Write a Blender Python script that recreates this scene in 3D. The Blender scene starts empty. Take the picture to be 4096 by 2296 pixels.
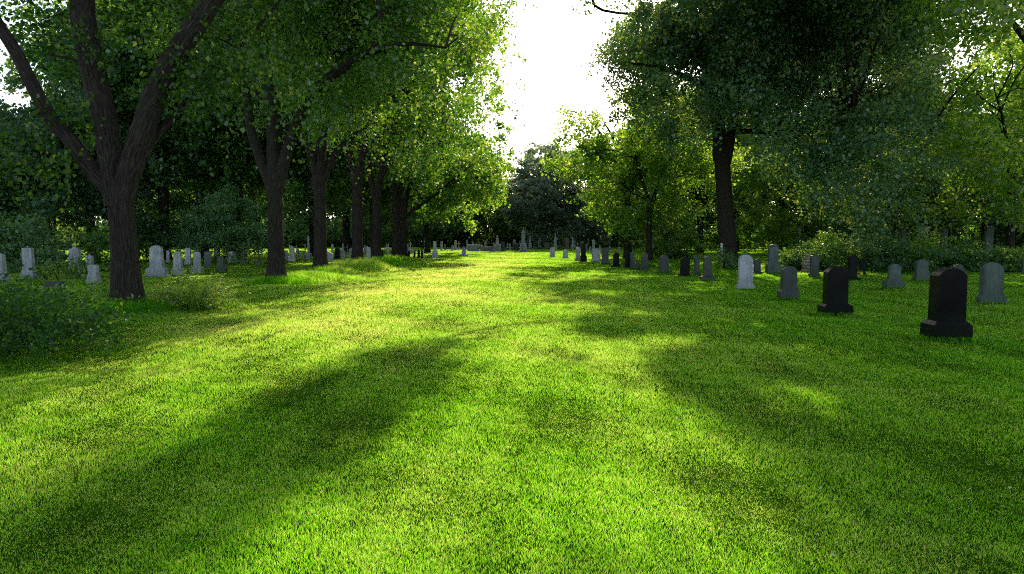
import bpy, bmesh, math, random
import numpy as np
from mathutils import Vector, Matrix

# ------------------------------------------------------------------ set-up
sc = bpy.context.scene
col = sc.collection
R = np.random.default_rng(7)
random.seed(7)
rad = math.radians

CAM_H = 1.7
FPX = 2730.7            # focal length in pixels of a 4096 px wide picture (24 mm)
PITCH = math.atan(210.0 / FPX)
CP, SP = math.cos(PITCH), math.sin(PITCH)
SUN_AZ, SUN_EL = rad(12.0), rad(29.0)
SUN = np.array([math.sin(SUN_AZ) * math.cos(SUN_EL), math.cos(SUN_AZ) * math.cos(SUN_EL), math.sin(SUN_EL)])


def ray(px, py):
    a = (px - 2048.0) / FPX
    b = (1148.0 - py) / FPX
    return np.array([a, CP + b * SP, -SP + b * CP])


def at(px, py, Y):
    """the point at distance Y (metres along the lawn) seen at a pixel of the survey picture"""
    d = ray(px, py)
    s = Y / d[1]
    return np.array([d[0] * s, Y, CAM_H + d[2] * s])


def ground(px, py):
    d = ray(px, py)
    s = CAM_H / max(1e-4, -d[2])
    return np.array([d[0] * s, d[1] * s, 0.0])


def av(vx, vy, Y):      # the same, from a survey sheet 2576 px wide
    return at(vx * 1.59006, vy * 1.59006, Y)


def to_px(p):
    x, y, z = p[:, 0], p[:, 1], p[:, 2] - CAM_H
    fw = np.maximum(1e-3, y * CP - z * SP)
    up = y * SP + z * CP
    return 2048 + FPX * x / fw, 1148 - FPX * up / fw, fw


def hgt(x, y):
    """gentle swell of the lawn"""
    return (0.030 * np.sin(0.9 * x + 0.35 * y + 1.1) * np.sin(0.55 * y - 0.3 * x) +
            0.014 * np.sin(2.1 * x + 0.5) * np.sin(1.7 * y + 0.8 * x) - 0.02)


STAT, FEET = [], []
# ------------------------------------------------------------------ object helpers
def link(o, parent=None):
    col.objects.link(o)
    if parent is not None:
        o.parent = parent
    return o


def tag(o, label=None, cat=None, group=None, kind=None):
    if label: o['label'] = label
    if cat: o['category'] = cat
    if group: o['group'] = group
    if kind: o['kind'] = kind
    return o


def thing(name, label, cat, loc=(0, 0, 0), rz=0.0, group=None):
    o = bpy.data.objects.new(name, None)
    o.empty_display_size = 0.2
    o.location = loc
    o.rotation_euler = (0, 0, rz)
    link(o)
    return tag(o, label, cat, group)


def obj_bm(name, bm, mat, parent=None, bevel=0.0, smooth=False, seg=2):
    if bevel > 0:
        es = [e for e in bm.edges if len(e.link_faces) == 2 and e.calc_face_angle(0) > 0.5]
        bmesh.ops.bevel(bm, geom=es, offset=bevel, segments=seg, affect='EDGES', profile=0.6, clamp_overlap=True)
    bmesh.ops.recalc_face_normals(bm, faces=bm.faces)
    me = bpy.data.meshes.new(name)
    bm.to_mesh(me)
    bm.free()
    me.materials.append(mat)
    if smooth:
        for p in me.polygons: p.use_smooth = True
    return link(bpy.data.objects.new(name, me), parent)


def mesh_np(name, v, f, tint=None, smooth=False, uv=None):
    """v (n,3) ; f (m,k) faces all with k corners ; tint per face"""
    me = bpy.data.meshes.new(name)
    n, (m, k) = len(v), f.shape
    me.vertices.add(n)
    me.vertices.foreach_set('co', np.ascontiguousarray(v, dtype=np.float32).ravel())
    me.loops.add(m * k)
    me.loops.foreach_set('vertex_index', np.ascontiguousarray(f, dtype=np.int32).ravel())
    me.polygons.add(m)
    me.polygons.foreach_set('loop_start', np.arange(0, m * k, k, dtype=np.int32))
    if tint is not None:
        a = me.attributes.new('tint', 'FLOAT', 'FACE')
        a.data.foreach_set('value', np.ascontiguousarray(tint, dtype=np.float32))
    if uv is not None:
        l = me.uv_layers.new(name='UVMap')
        l.data.foreach_set('uv', np.ascontiguousarray(uv, dtype=np.float32).ravel())
    if smooth:
        me.polygons.foreach_set('use_smooth', np.ones(m, dtype=bool))
    me.update(calc_edges=True)
    return me


# ------------------------------------------------------------------ materials
def new_mat(name):
    m = bpy.data.materials.new(name)
    m.use_nodes = True
    nt = m.node_tree
    nt.nodes.clear()
    return m, nt, nt.nodes, nt.links


def ramp(nodes, stops):
    n = nodes.new('ShaderNodeValToRGB')
    while len(n.color_ramp.elements) < len(stops):
        n.color_ramp.elements.new(0.5)
    for e, (p, c) in zip(n.color_ramp.elements, stops):
        e.position = p
        e.color = (*c, 1)
    return n


def leaf_material(name, dark, mid, lit, trans, fac=0.5, gloss=0.06, rough=0.4):
    m, nt, N, L = new_mat(name)
    out = N.new('ShaderNodeOutputMaterial')
    at_ = N.new('ShaderNodeAttribute'); at_.attribute_name = 'tint'
    r1 = ramp(N, [(0.0, dark), (0.5, mid), (1.0, lit)])
    r2 = ramp(N, [(0.0, trans[0]), (0.5, trans[1]), (1.0, trans[2])])
    L.new(at_.outputs['Fac'], r1.inputs[0]); L.new(at_.outputs['Fac'], r2.inputs[0])
    d = N.new('ShaderNodeBsdfDiffuse'); t = N.new('ShaderNodeBsdfTranslucent'); g = N.new('ShaderNodeBsdfGlossy')
    g.inputs['Roughness'].default_value = rough
    g.inputs['Color'].default_value = (0.9, 0.95, 1.0, 1)
    L.new(r1.outputs[0], d.inputs['Color']); L.new(r2.outputs[0], t.inputs['Color'])
    x = N.new('ShaderNodeMixShader'); x.inputs[0].default_value = fac
    L.new(d.outputs[0], x.inputs[1]); L.new(t.outputs[0], x.inputs[2])
    y = N.new('ShaderNodeMixShader'); y.inputs[0].default_value = gloss
    L.new(x.outputs[0], y.inputs[1]); L.new(g.outputs[0], y.inputs[2])
    L.new(y.outputs[0], out.inputs[0])
    return m


def bark_material(name, c0, c1, c2):
    m, nt, N, L = new_mat(name)
    out = N.new('ShaderNodeOutputMaterial'); b = N.new('ShaderNodeBsdfPrincipled')
    uv = N.new('ShaderNodeUVMap'); uv.uv_map = 'UVMap'
    mp = N.new('ShaderNodeMapping'); mp.inputs['Scale'].default_value = (26, 3.2, 1)
    L.new(uv.outputs[0], mp.inputs[0])
    n1 = N.new('ShaderNodeTexNoise'); n1.inputs['Scale'].default_value = 1.0; n1.inputs['Detail'].default_value = 6; n1.inputs['Distortion'].default_value = 0.6
    L.new(mp.outputs[0], n1.inputs['Vector'])
    v1 = N.new('ShaderNodeTexVoronoi'); v1.feature = 'DISTANCE_TO_EDGE'; v1.inputs['Scale'].default_value = 0.8
    L.new(mp.outputs[0], v1.inputs['Vector'])
    n2 = N.new('ShaderNodeTexNoise'); n2.inputs['Scale'].default_value = 1.3; n2.inputs['Detail'].default_value = 3
    mul = N.new('ShaderNodeMath'); mul.operation = 'MULTIPLY_ADD'; mul.inputs[1].default_value = 0.5
    L.new(v1.outputs['Distance'], mul.inputs[0]); L.new(n1.outputs['Fac'], mul.inputs[2])
    r = ramp(N, [(0.35, c0), (0.55, c1), (0.85, c2)])
    L.new(mul.outputs[0], r.inputs[0])
    mx = N.new('ShaderNodeMix'); mx.data_type = 'RGBA'; mx.inputs[7].default_value = (0.035, 0.05, 0.02, 1)
    r3 = ramp(N, [(0.5, (0, 0, 0)), (0.75, (0.55, 0.55, 0.55))])
    L.new(n2.outputs['Fac'], r3.inputs[0]); L.new(r3.outputs[0], mx.inputs[0]); L.new(r.outputs[0], mx.inputs[6])
    L.new(mx.outputs[2], b.inputs['Base Color'])
    b.inputs['Roughness'].default_value = 0.9
    b.inputs['Specular IOR Level'].default_value = 0.2
    bp = N.new('ShaderNodeBump'); bp.inputs['Strength'].default_value = 1.0; bp.inputs['Distance'].default_value = 0.09
    L.new(mul.outputs[0], bp.inputs['Height']); L.new(bp.outputs[0], b.inputs['Normal'])
    L.new(b.outputs[0], out.inputs[0])
    return m


def stone_material(name, base, dark, rough=0.75, spec=0.3, speck=0.5, moss=0.5, moss_col=(0.04, 0.06, 0.02), streak=0.5, bump=0.25):
    m, nt, N, L = new_mat(name)
    out = N.new('ShaderNodeOutputMaterial'); b = N.new('ShaderNodeBsdfPrincipled')
    tc = N.new('ShaderNodeTexCoord'); oi = N.new('ShaderNodeObjectInfo')
    off = N.new('ShaderNodeVectorMath'); off.operation = 'ADD'
    geo = N.new('ShaderNodeNewGeometry')
    L.new(geo.outputs['Position'], off.inputs[0])
    big = N.new('ShaderNodeTexNoise'); big.inputs['Scale'].default_value = 3.0; big.inputs['Detail'].default_value = 5
    fine = N.new('ShaderNodeTexNoise'); fine.inputs['Scale'].default_value = 90; fine.inputs['Detail'].default_value = 2
    mp = N.new('ShaderNodeMapping'); mp.inputs['Scale'].default_value = (14, 14, 1.2)
    st = N.new('ShaderNodeTexNoise'); st.inputs['Scale'].default_value = 1.0; st.inputs['Detail'].default_value = 4
    L.new(off.outputs[0], big.inputs['Vector']); L.new(off.outputs[0], fine.inputs['Vector']); L.new(off.outputs[0], mp.inputs[0]); L.new(mp.outputs[0], st.inputs['Vector'])
    r0 = ramp(N, [(0.3, dark), (0.65, base)])
    L.new(big.outputs['Fac'], r0.inputs[0])
    m1 = N.new('ShaderNodeMix'); m1.data_type = 'RGBA'; m1.blend_type = 'MULTIPLY'; m1.inputs[0].default_value = streak
    r1 = ramp(N, [(0.35, (0.35, 0.36, 0.35)), (0.6, (1, 1, 1))])
    L.new(st.outputs['Fac'], r1.inputs[0]); L.new(r0.outputs[0], m1.inputs[6]); L.new(r1.outputs[0], m1.inputs[7])
    m2 = N.new('ShaderNodeMix'); m2.data_type = 'RGBA'; m2.blend_type = 'MULTIPLY'; m2.inputs[0].default_value = speck
    r2 = ramp(N, [(0.38, (0.3, 0.3, 0.32)), (0.62, (1.25, 1.25, 1.25))])
    L.new(fine.outputs['Fac'], r2.inputs[0]); L.new(m1.outputs[2], m2.inputs[6]); L.new(r2.outputs[0], m2.inputs[7])
    # damp green towards the foot
    sx = N.new('ShaderNodeSeparateXYZ'); L.new(geo.outputs['Position'], sx.inputs[0])
    mr = N.new('ShaderNodeMapRange'); mr.inputs[1].default_value = 0.55; mr.inputs[2].default_value = 0.0; mr.inputs[3].default_value = 0.0; mr.inputs[4].default_value = 1.0
    L.new(sx.outputs['Z'], mr.inputs[0])
    mm = N.new('ShaderNodeMath'); mm.operation = 'MULTIPLY'; L.new(mr.outputs[0], mm.inputs[0]); L.new(big.outputs['Fac'], mm.inputs[1])
    m3 = N.new('ShaderNodeMix'); m3.data_type = 'RGBA'; m3.inputs[7].default_value = (*moss_col, 1)
    mk = N.new('ShaderNodeMath'); mk.operation = 'MULTIPLY'; mk.inputs[1].default_value = moss * 1.6; mk.use_clamp = True
    L.new(mm.outputs[0], mk.inputs[0]); L.new(mk.outputs[0], m3.inputs[0]); L.new(m2.outputs[2], m3.inputs[6])
    L.new(m3.outputs[2], b.inputs['Base Color'])
    rr = N.new('ShaderNodeMapRange'); rr.inputs[3].default_value = rough * 0.75; rr.inputs[4].default_value = min(1, rough * 1.3)
    L.new(big.outputs['Fac'], rr.inputs[0]); L.new(rr.outputs[0], b.inputs['Roughness'])
    b.inputs['Specular IOR Level'].default_value = spec
    bp = N.new('ShaderNodeBump'); bp.inputs['Strength'].default_value = bump; bp.inputs['Distance'].default_value = 0.01
    L.new(fine.outputs['Fac'], bp.inputs['Height']); L.new(bp.outputs[0], b.inputs['Normal'])
    L.new(b.outputs[0], out.inputs[0])
    return m


GREEN_T = [(0.06, 0.22, 0.012), (0.26, 0.56, 0.022), (0.94, 0.96, 0.16)]
M = {}
M['leaf'] = leaf_material('leaf_green', (0.030, 0.095, 0.014), (0.058, 0.155, 0.022), (0.11, 0.20, 0.028), GREEN_T, 0.58)
M['leaf_dark'] = leaf_material('leaf_dark', (0.045, 0.125, 0.065), (0.08, 0.185, 0.09), (0.12, 0.24, 0.10), [(0.10, 0.24, 0.04), (0.22, 0.42, 0.06), (0.85, 0.85, 0.12)], 0.48, 0.05)
M['leaf_light'] = leaf_material('leaf_light', (0.02, 0.06, 0.006), (0.04, 0.10, 0.010), (0.09, 0.13, 0.015), [(0.18, 0.42, 0.016), (0.47, 0.76, 0.035), (0.96, 0.97, 0.20)], 0.70)
M['leaf_hazy'] = leaf_material('leaf_hazy', (0.20, 0.26, 0.18), (0.26, 0.33, 0.23), (0.32, 0.38, 0.25), [(0.28, 0.38, 0.20), (0.42, 0.52, 0.28), (0.6, 0.66, 0.34)], 0.55)  # distance haze put into the leaf colour
M['leaf_blue'] = leaf_material('leaf_bluish', (0.03, 0.095, 0.030), (0.06, 0.16, 0.055), (0.10, 0.22, 0.075), [(0.06, 0.18, 0.02), (0.20, 0.42, 0.03), (0.7, 0.75, 0.08)], 0.45, 0.05)
M['leaf_shade'] = leaf_material('leaf_shade', (0.016, 0.052, 0.009), (0.032, 0.092, 0.014), (0.07, 0.14, 0.02), [(0.04, 0.14, 0.008), (0.20, 0.42, 0.014), (0.9, 0.92, 0.12)], 0.52, 0.03)  # darker copy of the leaf, crown shade put into its colour
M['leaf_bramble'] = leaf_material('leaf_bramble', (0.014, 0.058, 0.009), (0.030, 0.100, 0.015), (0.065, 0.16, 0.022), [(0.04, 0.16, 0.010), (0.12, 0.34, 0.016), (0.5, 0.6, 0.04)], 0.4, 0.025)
M['leaf_pale'] = leaf_material('leaf_pale', (0.06, 0.15, 0.06), (0.12, 0.26, 0.11), (0.20, 0.36, 0.15), [(0.10, 0.24, 0.04), (0.26, 0.48, 0.06), (0.7, 0.75, 0.1)], 0.42, 0.05)
M['leaf_yellow'] = leaf_material('leaf_yellow', (0.05, 0.08, 0.008), (0.10, 0.13, 0.012), (0.18, 0.18, 0.03), [(0.3, 0.4, 0.02), (0.55, 0.6, 0.04), (0.75, 0.7, 0.12)], 0.55)
M['grass'] = leaf_material('grass_blades', (0.006, 0.050, 0.002), (0.016, 0.095, 0.003), (0.05, 0.15, 0.012), [(0.08, 0.48, 0.003), (0.42, 0.90, 0.012), (1.0, 0.98, 0.26)], 0.87, 0.015, 0.38)
M['leaf_wood'] = leaf_material('leaf_wood', (0.04, 0.12, 0.024), (0.075, 0.19, 0.036), (0.13, 0.25, 0.045), GREEN_T, 0.5)
M['bark'] = bark_material('bark', (0.012, 0.010, 0.008), (0.040, 0.032, 0.026), (0.085, 0.070, 0.056))
M['black'] = stone_material('black_granite', (0.010, 0.010, 0.012), (0.004, 0.004, 0.006), 0.32, 0.12, 0.2, 0.12, streak=0.2, bump=0.03)
M['charcoal'] = stone_material('charcoal_stone', (0.085, 0.095, 0.092), (0.035, 0.044, 0.040), 0.5, 0.4, 0.35, 0.4)
M['green'] = stone_material('mossy_slate', (0.15, 0.19, 0.17), (0.07, 0.10, 0.085), 0.6, 0.3, 0.35, 0.5)
M['grey'] = stone_material('grey_granite', (0.60, 0.62, 0.66), (0.40, 0.42, 0.46), 0.7, 0.3, 0.5, 0.35)
M['pale'] = stone_material('pale_stone', (0.76, 0.77, 0.78), (0.55, 0.57, 0.60), 0.75, 0.3, 0.3, 0.25)
M['beige'] = stone_material('beige_sandstone', (0.42, 0.37, 0.28), (0.26, 0.23, 0.17), 0.85, 0.2, 0.3, 0.3)


def ground_material():
    m, nt, N, L = new_mat('lawn_soil')
    out = N.new('ShaderNodeOutputMaterial'); d = N.new('ShaderNodeBsdfDiffuse')
    geo = N.new('ShaderNodeNewGeometry')
    n = N.new('ShaderNodeTexNoise'); n.inputs['Scale'].default_value = 1.5; n.inputs['Detail'].default_value = 8
    L.new(geo.outputs['Position'], n.inputs['Vector'])
    r = ramp(N, [(0.3, (0.015, 0.045, 0.003)), (0.6, (0.025, 0.075, 0.004)), (0.8, (0.05, 0.10, 0.008))])
    L.new(n.outputs['Fac'], r.inputs[0]); L.new(r.outputs[0], d.inputs['Color'])
    L.new(d.outputs[0], out.inputs[0])
    return m


def gravel_material():
    m, nt, N, L = new_mat('gravel')
    out = N.new('ShaderNodeOutputMaterial'); d = N.new('ShaderNodeBsdfDiffuse')
    geo = N.new('ShaderNodeNewGeometry')
    n = N.new('ShaderNodeTexNoise'); n.inputs['Scale'].default_value = 9; n.inputs['Detail'].default_value = 8
    L.new(geo.outputs['Position'], n.inputs['Vector'])
    r = ramp(N, [(0.3, (0.20, 0.17, 0.12)), (0.7, (0.42, 0.37, 0.28))])
    L.new(n.outputs['Fac'], r.inputs[0]); L.new(r.outputs[0], d.inputs['Color'])
    L.new(d.outputs[0], out.inputs[0])
    return m


M['soil'] = ground_material()
M['gravel'] = gravel_material()


def plain(name, c, rough=0.8):
    m, nt, N, L = new_mat(name)
    out = N.new('ShaderNodeOutputMaterial'); b = N.new('ShaderNodeBsdfPrincipled')
    n = N.new('ShaderNodeTexNoise'); n.inputs['Scale'].default_value = 20
    r = ramp(N, [(0.3, tuple(x * 0.7 for x in c)), (0.7, c)])
    L.new(n.outputs['Fac'], r.inputs[0]); L.new(r.outputs[0], b.inputs['Base Color'])
    b.inputs['Roughness'].default_value = rough
    L.new(b.outputs[0], out.inputs[0])
    return m


M['petal'] = plain('dry_leaf', (0.62, 0.58, 0.42))
M['iron'] = plain('dark_iron', (0.02, 0.02, 0.02), 0.5)
M['yellow'] = plain('yellow_glass', (0.7, 0.55, 0.03), 0.4)

# ------------------------------------------------------------------ light, sky, camera
w = bpy.data.worlds.new('World')
sc.world = w
w.use_nodes = True
wn, wl = w.node_tree.nodes, w.node_tree.links
wn.clear()
wo = wn.new('ShaderNodeOutputWorld'); bg = wn.new('ShaderNodeBackground')
sky = wn.new('ShaderNodeTexSky'); sky.sky_type = 'NISHITA'; sky.sun_disc = False
sky.sun_elevation = SUN_EL; sky.sun_rotation = SUN_AZ
sky.air_density = 1.0; sky.dust_density = 2.0; sky.ozone_density = 1.0
# thin bright haze: the sky is whitened a little everywhere and more towards the sun
tcw = wn.new('ShaderNodeTexCoord')
dot = wn.new('ShaderNodeVectorMath'); dot.operation = 'DOT_PRODUCT'
dot.inputs[1].default_value = tuple(SUN)
wl.new(tcw.outputs['Generated'], dot.inputs[0])
mx0 = wn.new('ShaderNodeMath'); mx0.operation = 'MAXIMUM'; mx0.inputs[1].default_value = 0.0
wl.new(dot.outputs['Value'], mx0.inputs[0])
pw = wn.new('ShaderNodeMath'); pw.operation = 'POWER'; pw.inputs[1].default_value = 24.0
wl.new(mx0.outputs[0], pw.inputs[0])
ma = wn.new('ShaderNodeMath'); ma.operation = 'MULTIPLY_ADD'; ma.inputs[1].default_value = 5.0; ma.inputs[2].default_value = 2.4
wl.new(pw.outputs[0], ma.inputs[0])
sep = wn.new('ShaderNodeSeparateXYZ'); wl.new(tcw.outputs['Generated'], sep.inputs[0])
inv = wn.new('ShaderNodeMath'); inv.operation = 'SUBTRACT'; inv.inputs[0].default_value = 1.0; inv.use_clamp = True
wl.new(sep.outputs['Z'], inv.inputs[1])
p4 = wn.new('ShaderNodeMath'); p4.operation = 'POWER'; p4.inputs[1].default_value = 5.0; wl.new(inv.outputs[0], p4.inputs[0])
hb = wn.new('ShaderNodeMath'); hb.operation = 'MULTIPLY_ADD'; hb.inputs[1].default_value = 17.0; hb.inputs[2].default_value = 0.3   # haze thickens to the horizon
wl.new(p4.outputs[0], hb.inputs[0])
wl.new(hb.outputs[0], ma.inputs[2])
hz = wn.new('ShaderNodeVectorMath'); hz.operation = 'SCALE'; hz.inputs[0].default_value = (0.88, 0.96, 1.0)
wl.new(ma.outputs[0], hz.inputs['Scale'])
ad = wn.new('ShaderNodeVectorMath'); ad.operation = 'ADD'
wl.new(sky.outputs[0], ad.inputs[0]); wl.new(hz.outputs[0], ad.inputs[1])
wl.new(ad.outputs[0], bg.inputs['Color'])
bg.inputs['Strength'].default_value = 0.15
wl.new(bg.outputs[0], wo.inputs[0])

sl = bpy.data.lights.new('sun', 'SUN')
sl.energy = 5.0; sl.angle = rad(0.53); sl.color = (1.0, 0.87, 0.60)
so = link(bpy.data.objects.new('sun', sl))
so.rotation_euler = Vector(-SUN).to_track_quat('-Z', 'Y').to_euler()
so.location = (10, 30, 40)

cd = bpy.data.cameras.new('camera')
cd.lens = 24; cd.sensor_width = 36; cd.clip_end = 2000; cd.clip_start = 0.05
cam = link(bpy.data.objects.new('camera', cd))
cam.location = (0, 0, CAM_H)
cam.rotation_euler = (math.pi / 2 - PITCH, 0, 0)
sc.camera = cam
sc.view_settings.view_transform = 'Standard'
sc.view_settings.look = 'None'
sc.view_settings.exposure = 0
sc.cycles.max_bounces = 12
sc.cycles.diffuse_bounces = 10
sc.cycles.glossy_bounces = 2
sc.cycles.transmission_bounces = 8
sc.cycles.use_denoising = False
sc.cycles.filter_width = 1.05
sc.cycles.sample_clamp_indirect = 6

# ------------------------------------------------------------------ where sunlight reaches the lawn (survey pixels)
LIT = [
    [(1500, 1068), (1903, 1066), (2024, 1094), (1933, 1108), (1802, 1171), (1832, 1212), (2004, 1237), (2205, 1217), (2286, 1262), (2270, 1343), (2400, 1353),
     (2440, 1403), (2530, 1474), (2640, 1564), (2780, 1645), (2890, 1726), (2990, 1806), (3110, 1907), (3180, 2058), (3080, 2400), (940, 2400), (992, 2296), (1165, 2086),
     (1381, 1982), (1553, 1870), (1683, 1766), (1795, 1602), (1873, 1464), (1795, 1369), (1553, 1343), (1295, 1447), (949, 1585), (518, 1784), (173, 1913), (-200, 2040),
     (-200, 1650), (0, 1611), (431, 1525), (734, 1421), (900, 1350), (1100, 1300), (1110, 1275), (930, 1262), (700, 1285), (760, 1262), (1079, 1205), (1251, 1165), (1450, 1130), (1380, 1105), (1536, 1076)],
    [(-200, 1575), (0, 1540), (300, 1500), (600, 1425), (720, 1370), (500, 1415), (200, 1470), (-200, 1535)],
    [(3070, 1085), (3420, 1090), (3420, 1110), (3070, 1105)],
    [(3465, 1080), (4200, 1078), (4200, 1145), (3900, 1140), (3520, 1108)],
    [(2600, 1046), (2960, 1048), (2900, 1062), (2640, 1060)],
    [(3264, 1370), (3380, 1400), (3460, 1440), (3380, 1455), (3240, 1425), (3080, 1372)],
]
ELL = [(745, 1180, 130, 55), (1225, 1122, 130, 16), (1425, 1085, 110, 15), (820, 1130, 150, 12), (2095, 1184, 80, 13), (2347, 1098, 60, 8), (2558, 1270, 55, 16), (2669, 1363, 100, 28), (2951, 1294, 110, 22), (2820, 1144, 60, 13), (2699, 1181, 50, 9),
       (3213, 1605, 110, 45), (2387, 1232, 40, 9), (2437, 1173, 70, 9)]


def in_poly(px, py, poly):
    p = np.array(poly, float)
    inside = np.zeros(len(px), bool)
    j = len(p) - 1
    for i in range(len(p)):
        c = (p[i, 1] > py) != (p[j, 1] > py)
        xi = (p[j, 0] - p[i, 0]) * (py - p[i, 1]) / (p[j, 1] - p[i, 1] + 1e-9) + p[i, 0]
        inside ^= c & (px < xi)
        j = i
    return inside


def lit_at(G):
    px, py, fw = to_px(G)
    ok = G[:, 1] > 1.0
    r = np.zeros(len(G), bool)
    for p in LIT: r |= in_poly(px, py, p)
    for a, b, rx, ry in ELL: r |= ((px - a) / (rx * 1.2)) ** 2 + ((py - b) / (ry * 1.5)) ** 2 < 1
    return r & ok


# ------------------------------------------------------------------ foliage
def unit(a):
    return a / np.maximum(1e-9, np.linalg.norm(a, axis=-1, keepdims=True))


def foliage(lobes, leaf=0.15, per_m3=5.0, leaves=13, twig=0.8, droop=0.35, spread=0.16, prune=(0.985, 0.92), shell=0.45, rng=None, up=0.55, origin=None, tint0=0.0, flat=0.75, maxn=None, minz=0.05, clump=None):
    clump = clump or twig * 0.42
    """leaves on drooping twigs, the twigs scattered through lobes (cx,cy,cz,rx,ry,rz) ; returns verts, quads, tint"""
    rng = rng or R
    lobes = np.array(lobes, float)
    vol = 4.19 * lobes[:, 3] * lobes[:, 4] * lobes[:, 5]
    K = 6                                   # sprays in a clump
    cnt = np.maximum(1, rng.poisson(vol * per_m3 / K))
    lc = np.repeat(np.arange(len(lobes)), cnt)
    d = unit(rng.normal(size=(len(lc), 3)))
    o = d * (rng.random(len(lc)) ** shell)[:, None]
    cc = lobes[lc, :3] + o * lobes[lc, 3:6]
    ci = np.repeat(np.arange(len(lc)), rng.integers(2, 2 * K - 1, len(lc)))
    n = len(ci)
    li = ci
    d = d[ci]
    c = cc[ci] + rng.normal(size=(n, 3)) * clump * np.array([1.0, 1.0, 0.55])
    ltint = (rng.normal(size=len(lobes)) * 0.08)[lc] + rng.normal(size=len(lc)) * 0.10
    keep = c[:, 2] > minz
    if prune:
        G = c - SUN[None] * (c[:, 2:3] / SUN[2])
        G[:, 2] = 0
        px, py, fw = to_px(c)
        vis = (py > -20) & (px > -20) & (px < 4116)
        lit = lit_at(G)
        for ox, oy in ((.42, 0), (-.42, 0), (0, .5), (0, -.5)):
            lit |= lit_at(G + np.array([ox, oy, 0.0]))
        u = rng.random(n)
        keep &= ~(lit & (u < np.where(vis, np.where(c[:, 2] < 7.5, 0.45 * prune[1], prune[1]), prune[0])))
    c, d, li = c[keep], d[keep], li[keep]
    n = len(c)
    td = unit(d * 0.8 + rng.normal(size=(n, 3)) * 0.6 + np.array([0, 0, -droop]))
    L = twig * (0.6 + 0.8 * rng.random(n))
    t = (np.arange(leaves)[None] + rng.random((n, leaves))) / leaves
    P = c[:, None] + td[:, None] * (L[:, None] * (t - 0.3))[..., None]
    P[..., 2] -= droop * 0.5 * (t ** 2) * L[:, None]
    P += rng.normal(size=P.shape) * spread * np.array([1, 1, flat])
    ctint = ltint[li] + rng.normal(size=n) * 0.07
    N = n * leaves
    P = P.reshape(N, 3)
    TD = np.repeat(td, leaves, 0)
    ti = np.repeat(ctint, leaves) + 0.42 + tint0 + rng.normal(size=N) * 0.20
    nrm = unit(rng.normal(size=(N, 3)) * (1 - up) * 1.4 + np.array([0, 0, up]))
    ax = unit(np.cross(nrm, rng.normal(size=(N, 3)) + 0.0) * 0.9 + TD * 0.5 + np.array([0, 0, -0.25]))
    sd = unit(np.cross(nrm, ax))
    s = leaf * (0.6 + 0.7 * rng.random(N))[:, None]
    wdt = s * (0.40 + 0.12 * rng.random(N))[:, None]
    fold = nrm * s * 0.12
    V = np.stack([P - ax * s * 0.5, P + sd * wdt + fold - ax * s * 0.08, P + ax * s * 0.5, P - sd * wdt + fold - ax * s * 0.08], 1)
    ok = V[:, :, 2].min(1) > 0.0
    V, ti = V[ok], ti[ok]
    if maxn and len(V) > maxn:
        k = rng.permutation(len(V))[:maxn]
        V, ti = V[k], ti[k]
    N = len(V)
    V = V.reshape(-1, 3)
    if origin is not None: V = V - np.array(origin)
    F = np.arange(N * 4).reshape(N, 4)
    return V, F, np.clip(ti, 0, 1)


def lobes_poly(poly, y0, y1, rm, n, rng=None, squash=0.8, sheet=True):
    """n lobes whose centres fall inside an outline (survey sheet px) between distances y0 and y1"""
    rng = rng or R
    p = np.array(poly, float)
    lo, hi = p.min(0), p.max(0)
    out = []
    while len(out) < n:
        q = lo + (hi - lo) * rng.random((400, 2))
        q = q[in_poly(q[:, 0], q[:, 1], poly)]
        for x, y in q:
            Y = y0 + (y1 - y0) * rng.random()
            c = av(x, y, Y)
            r = rm * (0.65 + 0.7 * rng.random())
            if c[2] < r * 0.5: c[2] = r * 0.5
            out.append((c[0], c[1], c[2], r * 1.15, r * 1.15, r * squash))
            if len(out) >= n: break
    return out


def lobes_ell(c, rr, rm, n, rng=None, squash=0.75, shell=0.5, zmin=None):
    rng = rng or R
    out = []
    for i in range(n):
        d = unit(rng.normal(size=3)) * rng.random() ** shell
        q = np.array(c) + d * np.array(rr)
        r = rm * (0.65 + 0.7 * rng.random())
        if zmin is not None and q[2] < zmin: q[2] = zmin + rng.random() * 0.8
        out.append((q[0], q[1], q[2], r * 1.15, r * 1.15, r * squash))
    return out


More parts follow.
